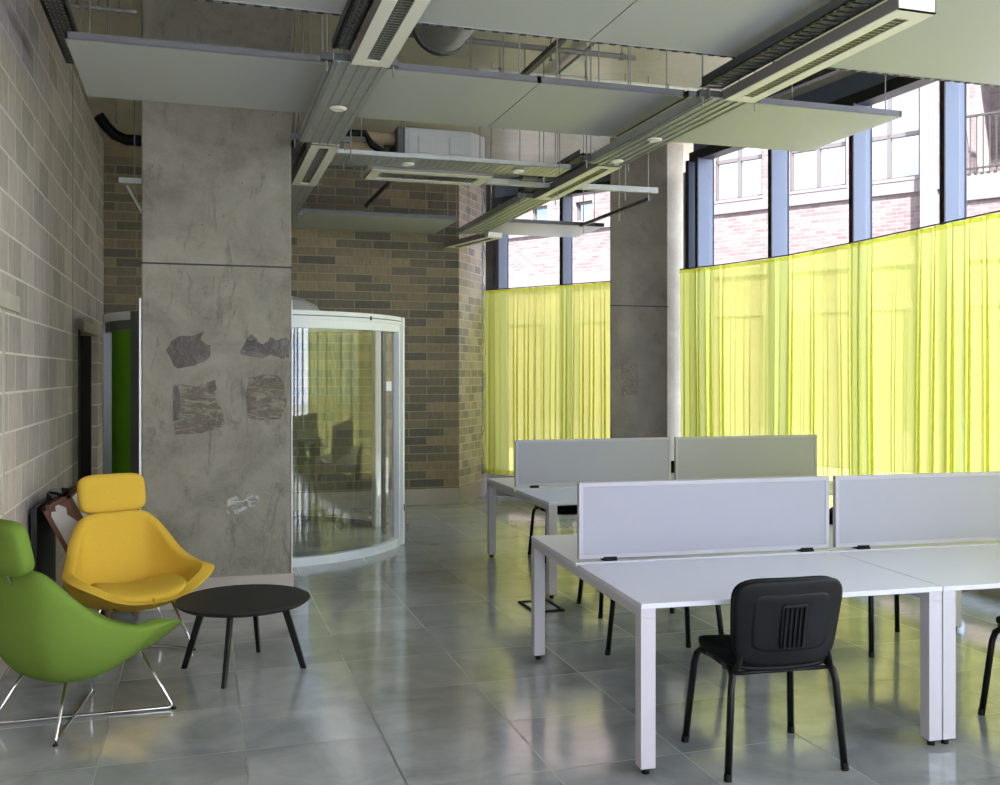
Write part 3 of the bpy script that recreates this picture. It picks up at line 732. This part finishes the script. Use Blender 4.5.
# smoke sensor and sensor on beams: box under right tray
e = empty('junction_box', (2.70, 7.9, 3.32), 0, 'small dark junction box above the middle right lamp', 'junction box')
m = MB(); m.box(-.07, .07, -.05, .05, 0, .1); m.build('box', 'galv_dark', e, bevel=.003); m = MB(); m.box(-.05, -.005, -.053, -.05, .02, .08); m.box(.01, .05, -.053, -.05, .02, .08); m.build('cover_plate', 'gasket', e)

# ------------------------------------------------------------------ curved glass lobby
LC = (.575, 9.92); LR = 1.40
def arc(r, a0, a1, n=40): return [(r * math.cos(R(a0 + (a1 - a0) * i / n)), r * math.sin(R(a0 + (a1 - a0) * i / n))) for i in range(n + 1)]
def curved(r0, r1, a0, a1, z0, z1, n=48):
    m = MB(); A = arc(r0, a0, a1, n); B = arc(r1, a0, a1, n); vs = [(x, y, z0) for x, y in A] + [(x, y, z1) for x, y in A] + [(x, y, z0) for x, y in B] + [(x, y, z1) for x, y in B]
    N = n + 1; fs = []
    for i in range(n):
        fs += [(i, i + 1, N + i + 1, N + i), (2 * N + i, 3 * N + i, 3 * N + i + 1, 2 * N + i + 1), (N + i, N + i + 1, 3 * N + i + 1, 3 * N + i), (i, 2 * N + i, 2 * N + i + 1, i + 1)]
    fs += [(0, N, 3 * N, 2 * N), (n, 2 * N + n, 3 * N + n, N + n)]
    return m.add(vs, fs)
lb = empty('glass_lobby', (LC[0], LC[1], 0), 0, 'curved glass cylinder enclosure with white frame behind the concrete column', 'glass enclosure')
A0, A1 = -118, -23          # front glass
curved(LR - .055, LR + .02, A0, A1, .0, .075).build('bottom_rail', 'white_frame', lb)
curved(LR - .05, LR + .03, -180, 180, 2.135, 2.21, 90).build('top_ring', 'white_frame', lb)
curved(LR - .055, LR + .015, A0, A1, 2.06, 2.135).build('head_rail', 'white_frame', lb)
curved(LR - .03, LR - .018, A0, A1, .07, 2.07).build('curved_pane', 'lobby_glass', lb, smooth=True, auto=40)
curved(LR - .03, LR - .018, 27, 120, .07, 2.12).build('curved_pane', 'lobby_glass', lb, smooth=True, auto=40)
curved(LR - .055, LR + .01, 27, 120, .0, .06).build('bottom_rail', 'grey_frame', lb)
def post(a, w, d, mat, z1=2.21, nm='post'):
    m = MB(); mm = Matrix.Rotation(R(a), 4, 'Z'); m.box(LR - d / 2, LR + d / 2, -w / 2, w / 2, 0, z1, mm); m.build(nm, mat, lb, bevel=.005)
post(A1, .075, .10, 'white_frame'); post(A1 - 3.4, .03, .06, 'white_frame', 2.08); post(25, .07, .08, 'white_frame'); post(19, .035, .05, 'grey_frame')
post(A0, .05, .07, 'white_frame'); post(-140.6, .14, .06, 'grey_frame'); post(-178, .06, .08, 'grey_frame')
curved(LR - .04, LR - .01, -164, -143.5, .02, 2.06).build('green_panel', 'lime_panel', lb, smooth=True, auto=40)
curved(LR - .06, LR + .02, -180, -128, 2.05, 2.21).build('grey_header', 'grey_frame', lb)
m = MB(); m.lathe([(.0, 2.46), (.2, 2.455), (.42, 2.41), (.56, 2.34), (.62, 2.21), (.62, 2.15), (0, 2.15)], 48); m.build('roof_dome', 'duct_grey', lb, smooth=True, auto=50)
m = MB(); m.lathe([(.61, 2.17), (.635, 2.17), (.635, 2.24), (.61, 2.24)], 48); m.build('dome_ring', 'white_frame', lb)
for a in (-88, -50):
    m = MB(); m.box(LR + .03, LR + .04, -.006, .006, 2.15, 2.185, Matrix.Rotation(R(a), 4, 'Z')); m.build('latch', 'gasket', lb)
m = curved(LR + .031, LR + .034, A0, A1, 2.165, 2.172); m.build('top_groove', 'gasket', lb)
m = curved(LR - .016, LR - .013, -36.5, -31.5, 1.50, 1.59, 4); m.build('paper_sticker', 'white_board', lb)
m = MB(); m.box(LR + .05, LR + .062, -.015, .015, .33, .39, Matrix.Rotation(R(A1), 4, 'Z')); m.cyl((LR * math.cos(R(A1)) + .08, LR * math.sin(R(A1)) - .03, .12), (LR * math.cos(R(A1)) + .08, LR * math.sin(R(A1)) - .03, .2), .012, 8); m.build('lock', 'grey_frame', lb)

# ------------------------------------------------------------------ bench desks
DA = R(-3.9)
def bench(W, D, H_=.713):
    r = empty('bench_desk', (0, 0, 0), 0)
    t = .022
    for y0, y1, nm in ((0, D / 2 - .02, 'tabletop'), (D / 2 + .02, D, 'tabletop')):
        m = MB(); m.box(0, W, y0, y1, H_ - t, H_); m.build(nm, 'white', r, bevel=.002)
    m = MB(); m.box(.02, W - .02, D / 2 - .02, D / 2 + .02, H_ - .05, H_ - .012); m.build('cable_channel', 'white_metal', r)
    for x0 in (0.0, W - .065):
        m = MB(); m.box(x0, x0 + .065, 0.004, D - .004, H_ - t - .04, H_ - t + .0005); m.build('end_beam', 'white_metal', r, bevel=.002)
        for y0 in (0.004, D - .069):
            m = MB(); m.box(x0, x0 + .065, y0, y0 + .065, .028, H_ - t - .04); lg = m.build('leg', 'white_metal', r, bevel=.002)
            m = MB(); m.cyl((x0 + .0325, y0 + .0325, 0), (x0 + .0325, y0 + .0325, .03), .017, 12); m.box(x0 + .004, x0 + .061, y0 + .004, y0 + .061, .024, .03); m.build('foot', 'black', lg)
    for y0 in (.28, D - .32):
        m = MB(); m.box(.065, W - .065, y0, y0 + .04, H_ - t - .045, H_ - t - .005); m.build('under_beam', 'white_metal', r)
    return r
DW, DD = 1.428, 1.74
b0 = bench(DW, DD); b0.location = (1.74, 3.66, 0); b0.rotation_euler = (0, 0, DA)
tag(b0, 'white bench desk in the front with the black chair pushed against it', 'desk', 'white bench desks')
def off(x, y, dx, dy, a): return (x + dx * math.cos(a) - dy * math.sin(a), y + dx * math.sin(a) + dy * math.cos(a), 0)
copy_tree(b0, off(1.74, 3.66, DW + .006, 0, DA), DA, 'white bench desk at the right edge, joined to the front desk', 'white bench desks')
DB = R(-1.2)
copy_tree(b0, (2.465, 6.75, 0), DB, 'white bench desk behind, nearest the curved glass lobby', 'white bench desks')
copy_tree(b0, off(2.465, 6.75, DW + .006, 0, DB), DB, 'white bench desk behind, in front of the long curtain', 'white bench desks')
def divider():
    r = empty('desk_divider', (0, 0, 0), 0); W = 1.408; h = .385; f = .022
    m = MB(); m.box(f, W - f, -.011, .011, .012 + f, .012 + h - f); m.build('panel', 'divider', r)
    m = MB(); m.box(0, W, -.015, .015, .012, .012 + f); m.box(0, W, -.015, .015, .012 + h - f, .012 + h); m.box(0, f, -.015, .015, .012 + f, .012 + h - f); m.box(W - f, W, -.015, .015, .012 + f, .012 + h - f); m.build('frame', 'screen_frame', r, bevel=.002)
    for x in (.13, W - .17):
        m = MB(); m.box(x, x + .07, -.03, .03, 0, .012); m.box(x, x + .07, -.022, -.0155, .006, .02); m.build('clamp', 'black', r)
    return r
d0 = divider(); p = off(1.74, 3.66, .027, .93, DA); d0.location = (p[0], p[1], .713); d0.rotation_euler = (0, 0, DA)
tag(d0, 'white framed screen on the front desk, behind the black chair', 'desk divider', 'white desk dividers')
p = off(1.74, 3.66, .027 + 1.447, .93, DA); copy_tree(d0, (p[0], p[1], .713), DA, 'white framed screen on the desk at the right edge', 'white desk dividers')
p = off(2.465, 6.75, .02, .93, DB); copy_tree(d0, (p[0], p[1], .713), DB, 'white framed screen behind, with the left curtain and dark column above', 'white desk dividers')
p = off(2.465, 6.75, .027 + 1.447, .93, DB); copy_tree(d0, (p[0], p[1], .713), DB, 'white framed screen behind, right of the dark column', 'white desk dividers')

# floor outlet
e = empty('floor_outlet', (2.33, 6.55, 0), R(0), 'black square floor outlet frame beside the rear desk leg', 'floor outlet')
m = MB(); w = .115; w2 = .175
m.box(-w, w, -w2, -w2 + .03, 0, .014); m.box(-w, w, w2 - .03, w2, 0, .012); m.box(-w, -w + .022, -w2, w2, 0, .012); m.box(w - .022, w, -w2, w2, 0, .012); m.build('rim', 'black', e, bevel=.002)
m = MB(); m.box(-w + .022, w - .022, -w2 + .022, w2 - .022, .0, .004); m.build('lid', 'floor', e)

# ------------------------------------------------------------------ stacking chairs (sitter faces +y)
def office_chair():
    r = empty('office_chair', (0, 0, 0), 0)
    def sd(p):
        x, y, z = p; z += .05 * (x / .235) ** 2 * .3 - (.02 * max(0, (y - .12) / .1) ** 2); return (x, y, z)
    m = MB(); m.sup((0, .015, .462), (.475, .43, .055), .45, .45, 36, 12, sd); m.build('seat', 'black_fabric', r, smooth=True)
    m = MB(); m.sup((0, .015, .437), (.46, .41, .03), .3, .4, 36, 8, sd); m.build('seat_pan', 'black', r, smooth=True)
    tilt = Matrix.Translation((0, -.215, .64)) @ Matrix.Rotation(R(-10 + 90), 4, 'X') @ Matrix.Rotation(PI, 4, 'Z')
    tilt = Matrix.Translation((0, -.235, .655)) @ Matrix.Rotation(R(100), 4, 'X')
    def bd(p):   # local: x width, y height, z thickness (towards the front is -z after rotation)
        x, y, z = p
        w = 1 + .06 * (y / .17); return (x * w, y - .018 * (x / .22) ** 2 * (1 if y < 0 else .3), z - .045 * (x / .235) ** 2 + 0)
    m = MB(); m.sup((0, -.008, -.006), (.47, .36, .05), .35, .42, 44, 12, bd, None)
    m.v = [tuple(tilt @ Vector(v)) for v in m.v]; m.build('backrest_cushion', 'black_fabric', r, smooth=True)
    m = MB(); m.sup((0, -.008, .018), (.478, .368, .032), .3, .40, 44, 10, bd, None); m.v = [tuple(tilt @ Vector(v)) for v in m.v]; sh = m.build('backrest_shell', 'black', r, smooth=True)
    # raised panel and ribs on the outside of the shell
    def place(m, nm, mat='black', **k):
        m.v = [tuple(tilt @ Vector(v)) for v in m.v]; return m.build(nm, mat, sh, **k)
    def bz(x): return -.045 * (x / .235) ** 2
    m = MB(); n = 12
    m.sup((0, -.005, .027), (.35, .25, .022), .25, .3, 40, 8, lambda p: (p[0], p[1], p[2] + bz(p[0]))); place(m, 'raised_panel', smooth=True)
    m = MB(); m.sup((.0, -.02, .037), (.12, .20, .014), .25, .25, 32, 8, lambda p: (p[0], p[1], p[2] + bz(p[0]))); place(m, 'socket_cover', smooth=True)
    m = MB()
    for k in range(5): m.box(-.048 + .021 * k, -.040 + .021 * k, -.105, .065, .040, .053)
    place(m, 'ribs')
    # tube frame
    for sx in (-1, 1):
        fr = [(sx * .262, .225, 0), (sx * .235, .185, .37), (sx * .228, .172, .415), (sx * .222, .14, .438), (sx * .218, .08, .44)]
        m = MB(); m.tube(fr, .0155, 10, flat=.8); lg = m.build('leg', 'black_tube', r, smooth=True)
        m = MB(); m.cyl((sx * .263, .226, 0), (sx * .2605, .223, .03), .0165, 10); m.build('foot', 'black', lg)
        re = [(sx * .265, -.215, 0), (sx * .238, -.19, .37), (sx * .229, -.182, .415), (sx * .222, -.15, .438), (sx * .218, -.08, .44)]
        m = MB(); m.tube(re, .0155, 10, flat=.8); lg = m.build('leg', 'black_tube', r, smooth=True)
        m = MB(); m.cyl((sx * .266, -.216, 0), (sx * .2635, -.213, .03), .0165, 10); m.build('foot', 'black', lg)
        m = MB(); m.tube([(sx * .218, .08, .44), (sx * .218, -.08, .44)], .0125, 10); m.tube([(sx * .226, -.175, .41), (sx * .205, -.195, .47), (sx * .18, -.20, .56), (sx * .16, -.225, .64)], .0115, 10, flat=.7); m.build('side_rail', 'black_tube', r, smooth=True)
    m = MB(); m.tube([(-.225, .165, .425), (.225, .165, .425)], .009, 8); m.tube([(-.225, -.175, .425), (.225, -.175, .425)], .009, 8); m.build('crossbar', 'black_tube', r, smooth=True)
    return r
c0 = office_chair(); c0.location = (2.34, 3.71, 0); c0.rotation_euler = (0, 0, R(-4.6))
tag(c0, 'black chair in front, its ribbed back turned to the viewer', 'chair', 'black stacking chairs')
G = 'black stacking chairs'
copy_tree(c0, (2.575, 5.10, 0), R(180), 'black chair across the front desk, only its legs showing', G)
copy_tree(c0, (4.03, 5.03, 0), R(179), 'black chair behind the joint of the two front screens', G)
copy_tree(c0, (3.89, 3.60, 0), R(-4), 'black chair cut off by the right edge', G)
copy_tree(c0, (3.17, 8.27, 0), R(180), 'black chair on the far side of the rear desk, left one', G)
copy_tree(c0, (2.88, 6.33, 0), R(-2), 'black chair between front and rear desks, partly behind the front screen', G)
copy_tree(c0, (4.50, 8.22, 0), R(178), 'black chair glimpsed in the gap between the rear screens', G)

# ------------------------------------------------------------------ lounge chairs (sitter faces +x)
def lounge(mat):
    r = empty('lounge_chair', (0, 0, 0), 0)
    half = [(-.42, 0, .785), (-.415, .12, .785), (-.39, .225, .765), (-.31, .30, .675), (-.17, .36, .55), (-.02, .415, .49), (.09, .425, .485), (.17, .43, .48), (.245, .395, .46), (.305, .315, .42), (.335, .23, .375), (.352, .12, .345), (.355, 0, .338)]
    # smooth the rim by Catmull-Rom sampling
    ring = half + [(x, -y, z) for x, y, z in half[-2:0:-1]]
    N0 = len(ring); rim = []
    for i in range(N0):
        p0, p1, p2, p3 = (Vector(ring[(i + k) % N0]) for k in (-1, 0, 1, 2))
        for q in range(3):
            t = q / 3; rim.append(.5 * ((2 * p1) + (p2 - p0) * t + (2 * p0 - 5 * p1 + 4 * p2 - p3) * t * t + (3 * p1 - p0 - 3 * p2 + p3) * t ** 3))
    N = len(rim); base = Vector((-.11, 0, .225)); NT_ = 12; vs = []; fs = []
    def pt(i, t, shrink=0.0, lift=0.0):
        p = rim[i]; a = t * PI / 2
        fx = math.sin(a) ** .64; fz = (1 - math.cos(a)) ** 1.05
        back = max(0, -p.x / .37)
        fr_ = max(0, min(1, (p.x + .14) / .3)); fxx = fx * (1 - fr_) + math.sin(a) ** .75 * fr_
        fzz = fz * (1 - fr_) + (math.sin(a) ** 1.55) * fr_
        return Vector((base.x + (p.x - base.x) * fxx, p.y * fxx, base.z + (p.z - base.z) * fzz))
    def surf(inner):
        out = []
        for j in range(NT_ + 1):
            t = j / NT_
            for i in range(N):
                q = pt(i, max(t, .02))
                if inner:
                    th = .085 * (1 - .1 * t)
                    dirn = Vector((base.x - q.x, -q.y, 0)); L = dirn.length
                    k = min(1, L / .25)
                    if L > 1e-4: dirn /= L
                    q = q + dirn * th * k * (.25 + .75 * t) + Vector((0, 0, .07 * (1 - t) + .012))
                out.append(q)
        return out
    vo = surf(False); vi = surf(True); K = (NT_ + 1) * N
    vs = vo + vi
    for j in range(NT_):
        for i in range(N):
            a, b, c, d = j * N + i, j * N + (i + 1) % N, (j + 1) * N + (i + 1) % N, (j + 1) * N + i
            fs.append((a, d, c, b)); fs.append((K + a, K + b, K + c, K + d))
    for i in range(N):   # close centre and rim
        a, b = NT_ * N + i, NT_ * N + (i + 1) % N; fs.append((a, K + a, K + b, b))
    fs.append(tuple(range(N))); fs.append(tuple(K + N - 1 - i for i in range(N)))
    m = MB(); m.add(vs, fs); m.build('shell', mat, r, smooth=True, sub=1)
    def cd(p): x, y, z = p; return (x, y, z + .045 * (y / .25) ** 2 + .02 * (x / .2) * (1 if x > 0 else .3) * 0)
    m = MB(); m.sup((.085, 0, .352), (.46, .52, .085), .6, .62, 40, 14, cd); m.build('seat_cushion', mat, r, smooth=True)
    hm = Matrix.Translation((-.455, 0, .895)) @ Matrix.Rotation(R(-14), 4, 'Y')
    m = MB(); m.sup((0, 0, 0), (.085, .345, .235), .42, .5, 40, 16); 
    # outline superellipse in the y-z plane
    m = MB(); m.sup((0, 0, 0), (.25, .415, .10), .5, .42, 44, 16)
    rt = hm @ Matrix.Rotation(R(90), 4, 'Y'); m.v = [tuple(rt @ Vector(v)) for v in m.v]; m.build('headrest', mat, r, smooth=True)
    m = MB(); m.beam((.338, 0, .325), (.342, 0, .365), .006, .03); m.build('front_seam', mat, r)
    m = MB(); m.tube([(-.40, .05, .70), (-.45, .05, .80), (-.46, .05, .86)], .008, 8); m.tube([(-.40, -.05, .70), (-.45, -.05, .80), (-.46, -.05, .86)], .008, 8); m.build('headrest_bracket', 'chrome', r, smooth=True)
    # wire base: four legs, two crossing floor bars, side links at 45 degrees to the facing
    ft = [Vector((d_ * math.cos(R(a)), d_ * math.sin(R(a)), .010)) for a, d_ in ((-45, .41), (46, .37), (136, .41), (-147, .37))]
    tp = [Vector((v.x * .62, v.y * .62, .30 if i < 2 else .265)) for i, v in enumerate(ft)]
    def bend(pts, rad=.03):
        out = [pts[0]]
        for a, b, c in zip(pts[:-2], pts[1:-1], pts[2:]):
            d1 = (a - b).normalized(); d2 = (c - b).normalized(); p0 = b + d1 * rad; p2 = b + d2 * rad
            for k in range(5): t = k / 4; out.append((1 - t) ** 2 * p0 + 2 * t * (1 - t) * b + t * t * p2)
        return out + [pts[-1]]
    for i, j in ((0, 2), (1, 3)):
        up = Vector((0, 0, .018 if i == 1 else 0))
        mid = (ft[i] + ft[j]) / 2 + up
        m = MB(); m.tube(bend([tp[i], ft[i], ft[i].lerp(ft[j], .4) + up * 0, ft[j], tp[j]], .028), .0075, 10); m.build('wire_loop', 'chrome', r, smooth=True)
    for i, j in ((0, 3), (1, 2)):
        m = MB(); m.tube([tp[i], tp[j]], .0075, 10); m.build('side_link', 'chrome', r, smooth=True)
    m = MB(); m.tube([tp[0], tp[1]], .0075, 10); m.tube([tp[2], tp[3]], .0075, 10); m.build('cross_link', 'black_tube', r, smooth=True)
    for v in ft:
        m = MB(); m.cyl((v.x, v.y, 0), (v.x, v.y, .008), .011, 10); m.build('glide', 'black', r)
    return r
y_ = lounge('yellow'); y_.location = (-.37, 6.28, 0); y_.rotation_euler = (0, 0, R(-69))
tag(y_, 'yellow winged lounge chair with headrest, before the concrete column', 'lounge chair')
g_ = lounge('green'); g_.location = (-.53, 5.10, 0); g_.rotation_euler = (0, 0, R(44))
tag(g_, 'green winged lounge chair seen from behind at the left edge', 'lounge chair')

# ------------------------------------------------------------------ coffee table
e = empty('coffee_table', (.24, 5.67, 0), 0, 'low round black coffee table with four splayed legs', 'table')
m = MB(); m.lathe([(0, .372), (.345, .372), (.366, .386), (.37, .392), (.367, .397), (0, .397)], 72); m.build('tabletop', 'table_black', e, smooth=True, auto=30)
for fx, fy in ((-.32, .10), (-.115, -.32), (.325, -.09), (.10, .31)):
    a = Vector((fx, fy, 0)); b = Vector((fx * .66, fy * .66, .372)); m = MB(); ang_ = Vector((-fy, fx, 0)).normalized()
    n = (b - a).normalized(); sd_ = ang_ * .012; ot = n.cross(ang_).normalized() * .020
    vs = [];
    for c_, k in ((a, .85), (b, 1.1)):
        vs += [c_ - sd_ * k - ot * k, c_ + sd_ * k - ot * k, c_ + sd_ * k + ot * k, c_ - sd_ * k + ot * k]
    for i in range(4): vs[i].z = 0
    for i in range(4, 8): vs[i].z = .374
    m.add(vs, [(3, 2, 1, 0), (4, 5, 6, 7), (0, 1, 5, 4), (1, 2, 6, 5), (2, 3, 7, 6), (3, 0, 4, 7)]); m.build('leg', 'black_tube', e, bevel=.003)
m = MB(); m.lathe([(0, .36), (.2, .36), (.2, .372), (0, .372)], 40); m.build('mounting_plate', 'black_tube', e)

# ------------------------------------------------------------------ leaning crate and things on it
ex = Vector((-.555, 6.80, 0)); a_ = Vector((-.455, 0, .89)).normalized(); t_ = Vector((.89, 0, .455)).normalized()
mx = Matrix(((t_.x, 0, a_.x, 0), (t_.y, 1, a_.y, 0), (t_.z, 0, a_.z, 0), (0, 0, 0, 1)))     # local x thickness, y length, z up the slope
e = empty('display_crate', ex, 0, 'brown wood-edged crate with pale sides leaning on the left wall', 'crate')
Lc, Tc, Hc, w = .85, .19, .90, .028
fr = MB()
for y0 in (0, Lc - w):
    fr.box(0, w, y0, y0 + w, 0, Hc, mx); fr.box(Tc - w, Tc, y0, y0 + w, 0, Hc, mx); fr.box(0, Tc, y0, y0 + w, Hc - w, Hc, mx); fr.box(0, Tc, y0, y0 + w, .10, .13, mx); fr.box(w, Tc - w, y0, y0 + w, .44, .47, mx)
for x0, x1, z0, z1 in ((0, w, Hc - w, Hc), (Tc - w, Tc, Hc - w, Hc), (Tc - w, Tc, .10, .13), (0, w, .1, .13)): fr.box(x0, x1, 0, Lc, z0, z1, mx)
fr.build('wood_frame', 'wood', e, bevel=.002)
m = MB(); m.box(w, Tc - w, .012, .018, .13, Hc - w, mx); m.build('end_panel', 'board', e)
m = MB(); m.box(Tc - .012, Tc - .006, w, Lc - w, .13, Hc - w, mx); m.build('side_panel', 'white_board', e)
m = MB(); m.box(.006, .012, w, Lc - w, .13, Hc - w, mx); m.build('rear_panel', 'board', e)
m = MB(); m.prism([(.0, 0), (.05, 0), (.055, .02), (.03, .03), (.028, .06), (0, .06)], 0, .004)
m = MB()
for poly in ([(w, Hc - w), (w + .05, Hc - w), (w + .04, Hc - .06), (w + .015, Hc - .05), (w, Hc - .075)], [(Tc - w, Hc - w), (Tc - w - .06, Hc - w), (Tc - w - .03, Hc - .07), (Tc - w - .045, Hc - .11), (Tc - w, Hc - .2)], [(w, .47), (w + .04, .47), (w, .52)]):
    n = len(poly); vs = [mx @ Vector((x, .006, z)) for x, z in poly] + [mx @ Vector((x, .012, z)) for x, z in poly]
    m = MB(); m.add(vs, [tuple(range(n)), tuple(range(2 * n - 1, n - 1, -1))] + [(i, i + n, (i + 1) % n + n, (i + 1) % n) for i in range(n)]); m.build('torn_tape', 'wood', e)
tp0 = ex + mx @ Vector((0, 0, Hc))
e = empty('cable_coil', tp0 + Vector((.06, .25, .03)), 0, 'black clamp and cable lying on top of the wooden crate', 'cable')
m = MB(); m.tube([(.0 + .04 * math.cos(t * .5) * (1 + .1 * math.sin(t)), .06 * math.sin(t * .5), .02 + .03 * math.sin(t * .23) ** 2) for t in range(0, 34)], .007, 7); m.build('cable', 'black', e, smooth=True)
m = MB(); m.sup((.03, .12, .03), (.07, .07, .06), .8, .8, 16, 8); m.build('plug', 'black', e, smooth=True)
m = MB(); m.sup((-.01, .02, .035), (.08, .13, .06), .5, .6, 16, 8); m.build('clamp', 'rope', e, smooth=True)
m = MB(); m.tube([(-.02, -.20, -.03), (-.03, -.19, .06), (-.01, -.13, .01), (0, -.05, .02)], .004, 6); m.build('loose_wire', 'black', e, smooth=True)
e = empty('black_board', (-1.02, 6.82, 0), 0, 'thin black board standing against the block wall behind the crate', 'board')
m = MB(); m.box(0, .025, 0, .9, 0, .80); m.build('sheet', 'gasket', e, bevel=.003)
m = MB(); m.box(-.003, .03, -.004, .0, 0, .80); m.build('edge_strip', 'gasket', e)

# ------------------------------------------------------------------ light
w = bpy.data.worlds.new('world'); bpy.context.scene.world = w; w.use_nodes = True
nt = w.node_tree; bg = nt.nodes['Background']
tc = nt.nodes.new('ShaderNodeTexCoord'); nz = nt.nodes.new('ShaderNodeTexNoise'); nz.inputs['Scale'].default_value = 2.2; nz.inputs['Detail'].default_value = 6
mp = nt.nodes.new('ShaderNodeMapping'); mp.inputs['Scale'].default_value = (1, 1, 2.2)
rp = nt.nodes.new('ShaderNodeValToRGB'); rp.color_ramp.elements[0].position = .42; rp.color_ramp.elements[0].color = (.52, .68, 1, 1); rp.color_ramp.elements[1].position = .58; rp.color_ramp.elements[1].color = (1, 1, 1, 1)
nt.links.new(tc.outputs['Generated'], mp.inputs[0]); nt.links.new(mp.outputs[0], nz.inputs['Vector']); nt.links.new(nz.outputs['Fac'], rp.inputs[0]); nt.links.new(rp.outputs[0], bg.inputs[0])
bg.inputs[1].default_value = .95
sun = bpy.data.lights.new('sun', 'SUN'); sun.energy = 8; sun.angle = R(3); sun.color = (1, .98, .96)
so = bpy.data.objects.new('sun', sun); C.objects.link(so); so.rotation_euler = Vector((.0, .8, -.75)).to_track_quat('-Z', 'Y').to_euler()

sc = bpy.context.scene
sc.view_settings.view_transform = 'Standard'; sc.view_settings.look = 'None'; sc.view_settings.gamma = 1; sc.view_settings.use_curve_mapping = False
sc.view_settings.exposure = 3.0
sc.cycles.max_bounces = 10; sc.cycles.diffuse_bounces = 6; sc.cycles.glossy_bounces = 4; sc.cycles.transparent_max_bounces = 24; sc.cycles.transmission_bounces = 6
sc.cycles.sample_clamp_indirect = 6; sc.cycles.use_denoising = True; sc.cycles.caustics_reflective = False; sc.cycles.caustics_refractive = False
